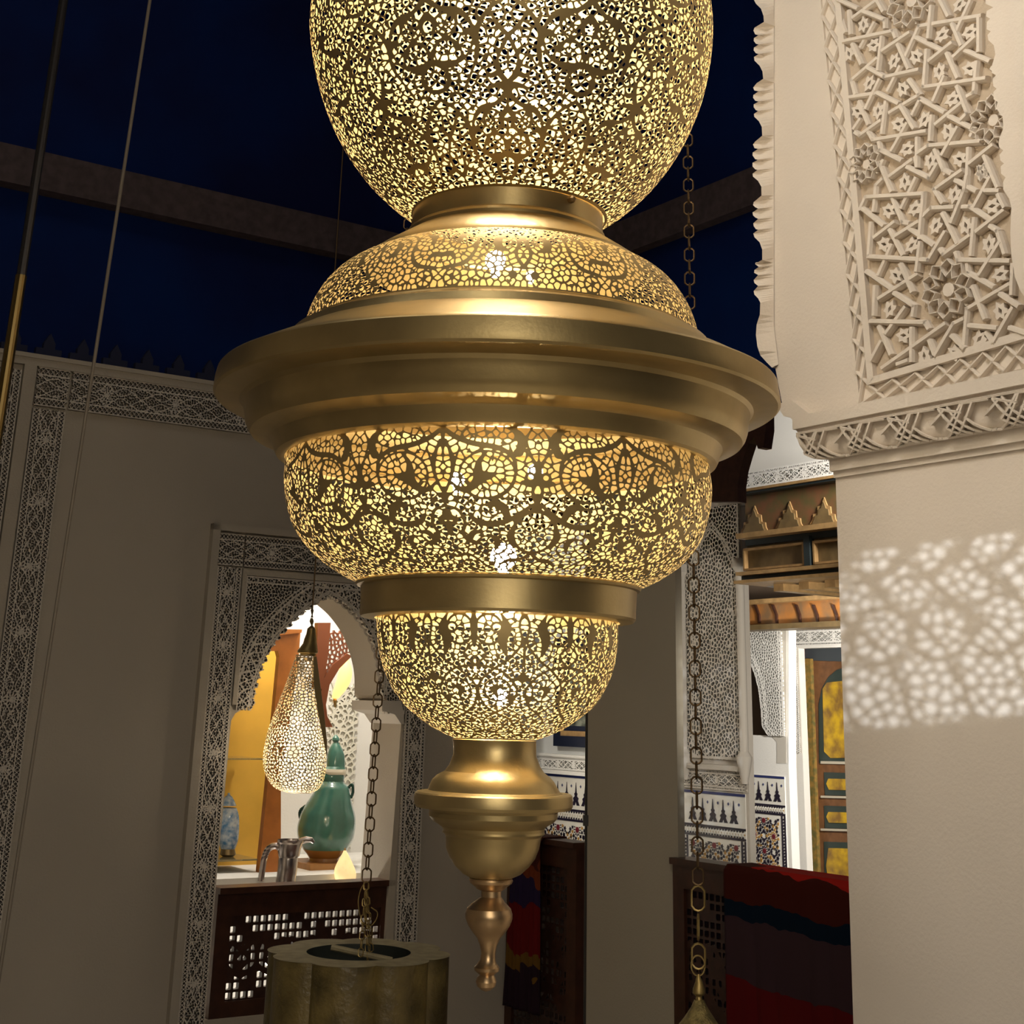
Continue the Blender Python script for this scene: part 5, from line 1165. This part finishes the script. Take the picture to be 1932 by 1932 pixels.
# ------------------------------------------------------------ right balustrades and draped rugs
PRb = PR.back(.03)
zrail = U(PRb, 1446, 1638)[1]
b1 = balustrade('balustrade', 'dark cedar balustrade between the arch wall and the plain grey pillar', PRb, 974, 1106, 1570, 1590, 2000, zbot=U(PRb, 1050, 2040)[1], seed=3)
b2 = balustrade('balustrade', 'dark cedar balustrade with a red rug over it, right of the plain grey pillar', PRb, 1288, 1660, 1614, 1672, 2000, zbot=U(PRb, 1400, 2060)[1], seed=5)
def band_mat(name, axis_stops, z0, z1, nz=.03, slope=0.0):
    m = bpy.data.materials.new(name); m.use_nodes = True; nt = m.node_tree; b = nt.nodes['Principled BSDF']; b.inputs['Roughness'].default_value = .95; b.inputs['Specular IOR Level'].default_value = .1
    g_ = nt.nodes.new('ShaderNodeNewGeometry'); sx_ = nt.nodes.new('ShaderNodeSeparateXYZ'); nt.links.new(g_.outputs['Position'], sx_.inputs[0])
    no = nt.nodes.new('ShaderNodeTexNoise'); no.inputs['Scale'].default_value = 9; nt.links.new(g_.outputs['Position'], no.inputs['Vector'])
    a_ = nt.nodes.new('ShaderNodeMath'); a_.operation = 'MULTIPLY_ADD'; a_.inputs[1].default_value = nz; nt.links.new(no.outputs[0], a_.inputs[0]); 
    s_ = nt.nodes.new('ShaderNodeMath'); s_.operation = 'MULTIPLY_ADD'; s_.inputs[1].default_value = slope; nt.links.new(sx_.outputs[0], s_.inputs[0]); nt.links.new(sx_.outputs[2], s_.inputs[2]); nt.links.new(s_.outputs[0], a_.inputs[2])
    mr = nt.nodes.new('ShaderNodeMapRange'); mr.inputs[1].default_value = z1; mr.inputs[2].default_value = z0; nt.links.new(a_.outputs[0], mr.inputs[0])
    cr_ = nt.nodes.new('ShaderNodeValToRGB'); e = cr_.color_ramp; e.interpolation = 'CONSTANT'
    while len(e.elements) > 1: e.elements.remove(e.elements[-1])
    e.elements[0].position = 0; e.elements[0].color = (*axis_stops[0][1], 1)
    for q, c in axis_stops[1:]: x = e.elements.new(q); x.color = (*c, 1)
    nt.links.new(mr.outputs[0], cr_.inputs[0]); nt.links.new(cr_.outputs[0], b.inputs['Base Color']); return m
def rug(name, label, pl, x0, x1, zt_, zb_, d, m, fold=.012, taper=0.0, seed=1, stuff=None):
    ua, ub = U(pl, x0, 1700)[0], U(pl, x1, 1700)[0]; nu, nv = 60, 50; vs = []; r_ = random.Random(seed); ph = [r_.uniform(0, 6) for _ in range(4)]
    rows = []
    # over the rail: back flap, top, front
    path = [(-.05, zt_-.25), (-.05, zt_-.01), (-.035, zt_+.006), (d+.01, zt_+.006), (d+.025, zt_-.01)]
    for k in range(nv): path.append((d+.027, zt_-.012-(zt_-zb_)*((k+1)/nv)))
    for j, (dep, z) in enumerate(path):
        fz = max(0, (zt_-z))*1.4
        for i in range(nu+1):
            t_ = i/nu; u = ua+(ub-ua)*t_; w_ = fold*min(1, fz+.15)*(math.sin(t_*17+ph[0])+.6*math.sin(t_*31+ph[1]+z*3)) if j > 2 else 0
            u2 = u+taper*fz*(t_-.5)
            vs.append(pl.to3(u2, z, dep+abs(w_)+.001*(j > 2)))
    n_ = nu+1; fs = [(j*n_+i, (j+1)*n_+i, (j+1)*n_+i+1, j*n_+i+1) for j in range(len(path)-1) for i in range(nu)]
    me = bpy.data.meshes.new(name); me.from_pydata([tuple(map(float, q)) for q in vs], [], fs); me.update(); o = link(name, me, m, None, True); tag(o, label, 'rug')
    so = o.modifiers.new('t', 'SOLIDIFY'); so.thickness = .006
    return o
z1_ = zrail; rz0 = U(PRb, 1500, 2040)[1]
RED = (0.11, 0.006, 0.007); NV = (0.003, 0.010, 0.022); PUR = (0.05, 0.026, 0.032); BRN = (0.09, 0.035, 0.018)
rm1 = band_mat('striped_red_rug_lit_top', [(0, (.40, .016, .010)), (.055, (.060, .010, .006)), (.22, NV), (.31, PUR), (.60, RED)], rz0+.13, z1_+.15, .06, .10)  # brighter red at the top paints the lit ridge over the rail
rug('rug', 'red rug with navy and purple bands draped over the right balustrade', PRb, 1405, 1670, zrail, rz0, .06, rm1, .01, 0, 2)
rm2 = band_mat('dark_kilim', [(0, (.05, .012, .008)), (.15, (.14, .03, .01)), (.27, (.02, .012, .04)), (.42, (.11, .006, .006)), (.72, (.12, .06, .01)), (.80, (.02, .01, .015))], rz0+.16, z1_+.18, .25, .25)
rug('rug', 'narrow dark red kilim hanging on the balustrade left of the plain pillar', PRb, 1000, 1052, z1_-.0, rz0, .06, rm2, .012, .05, 7)
# framed picture beside the pillar
P9 = PZ.back(-.01); pf = thing('framed_picture', 'dark blue framed picture with gilt inner edge left of the plain pillar', 'picture', P9.to3(*U(P9, 1090, 1412), 0))
u0, u1, z0, z1 = rectuv(P9, 1054, 1200, 1185, 1411); t_ = .05
m = MB(); m.box(P9, u0, u1, z0, z0+t_, 0, .03); m.box(P9, u0, u1, z1-t_, z1, 0, .03); m.box(P9, u0, u0+t_, z0+t_, z1-t_, 0, .03); m.box(P9, u1-t_, u1, z0+t_, z1-t_, 0, .03); m.build('frame', mat('dark_blue_frame', (.012, .016, .035), .4), pf)
a = t_; b = t_+.024; m = MB(); m.box(P9, u0+a, u1-a, z0+a, z0+b, 0, .022); m.box(P9, u0+a, u1-a, z1-b, z1-a, 0, .022); m.box(P9, u0+a, u0+b, z0+b, z1-b, 0, .022); m.box(P9, u1-b, u1-a, z0+b, z1-b, 0, .022); m.build('gilt_slip', gold, pf)
c = b+.024; m = MB(); m.box(P9, u0+b, u1-b, z0+b, z0+c, 0, .018); m.box(P9, u0+b, u1-b, z1-c, z1-b, 0, .018); m.box(P9, u0+b, u0+c, z0+c, z1-c, 0, .018); m.box(P9, u1-c, u1-b, z0+c, z1-c, 0, .018); m.build('inner_frame', mat('dark_blue_frame', (.012, .016, .035), .4), pf)
m = MB(); m.box(P9, u0+c, u1-c, z0+c, z1-c, 0, .008); m.build('picture_panel', mat('mottled_panel', (.28, .3, .24), .5, var=.8, vscale=24, col2=(.03, .035, .03)), pf)
# painted door
PDo = PR.back(2.05); dr = thing('painted_door', 'painted wooden door with yellow floral panels behind the red rug', 'door', PDo.to3(U(PDo, 1570, 1640)[0], 0, 0))
def dbox(name, pts, d0, d1, m_, parent=dr): return MB().pxpoly(PDo, pts, d0, d1).build(name, m_, parent)
dbox('red_jamb', [(1510, 1222), (1518, 1222), (1530, 1760), (1522, 1760)], -.03, .03, mat('red_jamb', (.16, .012, .01), .5))
dbox('lintel_band', [(1510, 1222), (1640, 1222), (1640, 1250), (1512, 1246)], -.04, 0, mat('teal_lintel', (.05, .06, .07), .6))
flo = mat('floral_stile', (.34, .20, .05), .5, var=.6, vscale=40, col2=(.13, .12, .04))
dbox('frame_stile', [(1519, 1243), (1534, 1243), (1553, 1760), (1529, 1760)], -.03, .02, flo)
dbox('leaf', [(1533, 1246), (1660, 1250), (1660, 1780), (1552, 1760)], -.04, 0, mat('brown_leaf', (.19, .085, .035), .5, var=.3, vscale=30))
yel = mat('yellow_floral_panel', (.60, .38, .02), .4, var=.9, vscale=16, col2=(.22, .12, .03)); drk = mat('dark_teal_panel', (.03, .045, .04), .4); gl_ = mat('pale_moulding', (.5, .45, .36), .5)
dbox('arched_recess', [(1547, 1440), (1546, 1330), (1552, 1300), (1564, 1278), (1580, 1264), (1600, 1258), (1660, 1258), (1660, 1440)], 0, .006, drk)
dbox('tall_panel', [(1558, 1418), (1555, 1300), (1563, 1288), (1600, 1284), (1660, 1284), (1660, 1430), (1570, 1430)], .006, .012, yel)['label'] = 'tall yellow floral panel'
for (y0, y1) in ((1457, 1500), (1520, 1562), (1588, 1680)):
    dbox('dark_panel', [(1556, y0), (1660, y0+3), (1660, y1+3), (1558, y1)], 0, .006, drk); dbox('yellow_panel', [(1566, y0+12), (1660, y0+14), (1660, y1-8), (1567, y1-10), (1562, (y0+y1)/2)], .006, .012, yel)
    dbox('moulding', [(1552, y1+1), (1660, y1+4), (1660, y1+8), (1552, y1+5)], 0, .014, gl_)
dbox('moulding', [(1552, 1436), (1660, 1438), (1660, 1443), (1552, 1441)], 0, .014, gl_)

# ------------------------------------------------------------ added pierced drum, unseen behind the viewer, shaped to throw lace onto the shaft
tgt = PN.hit(1765, 1190); c2 = np.array([.32, -.5, tgt[2]+.25])
pl2 = thing('added_lace_drum', 'added unseen brass drum with a pierced window, casting lace light on the plain shaft', 'lantern', (c2[0], c2[1], 6.0))
R2 = .26; ddir = tgt-c2; th_c = math.atan2(ddir[1], ddir[0])-math.radians(1.2); sl = math.atan2(ddir[2], math.hypot(ddir[0], ddir[1])); dist = math.hypot(ddir[0], ddir[1])
zm_ = c2[2]+ddir[2]*R2/dist; arc_ = math.radians(6.5); Lw = 2*arc_*R2*1000; Hw = 26.0
pw = Pat(Lw, Hw, .22); pw.cells(darts(Lw, Hw, 1.4, None, (), 14000, 77, half=False), .27, mirror=False)
for k in range(9):
    x = k*Lw/8; pw.vine([(x-6, Hw), (x-3, Hw*.6), (x+3, Hw*.35), (x+10, 0)], [.5, .3, .7, .2]); pw.ring(x+5, Hw*.5, 4, .4); pw.vine([(x, 0), (x+4, 4), (x+9, 5)], [.8, .7, .3])
for e_ in ((0, 0, Lw, 0), (0, Hw, Lw, Hw), (0, 0, 0, Hw), (Lw, 0, Lw, Hw)): pw.seg(*e_, .4)
v_, lp, sg_ = march(pw.F, pw.dx, pw.dy); ths = th_c-arc_+v_[:, 0]/Lw*2*arc_
co = np.stack([c2[0]+R2*np.cos(ths), c2[1]+R2*np.sin(ths), zm_+(Hw/2-v_[:, 1])/1000], 1)
link('pierced_window', raw_mesh('pierced_window', co, lp), brass_thin, pl2)
m = MB(); n_ = 64
def ringv(r, z): return [(c2[0]+r*math.cos(th_c+arc_+k/n_*(2*PI-2*arc_)), c2[1]+r*math.sin(th_c+arc_+k/n_*(2*PI-2*arc_)), z) for k in range(n_+1)]
zt1, zb1 = zm_+Hw/2000, zm_-Hw/2000
m.add(ringv(R2, zt1)+ringv(R2, zb1), [(k, k+1, n_+2+k, n_+1+k) for k in range(n_)])
m.lathe([(.03, zt1+.42), (.12, zt1+.3), (R2, zt1+.18), (R2, zt1)], 64, c2[0], c2[1]); m.lathe([(R2, zb1), (R2, zb1-.16), (.1, zb1-.26), (.001, zb1-.3)], 64, c2[0], c2[1])
m.build('drum', brass, pl2, True); MB().tube([(c2[0], c2[1], zt1+.4), (c2[0], c2[1], 6)], .008, 8).build('rod', brass, pl2, True)
light('POINT', 'added_lace_light', (c2[0], c2[1], c2[2]), 420, COOL, .0006)  # added light source for the lace pattern on the shaft
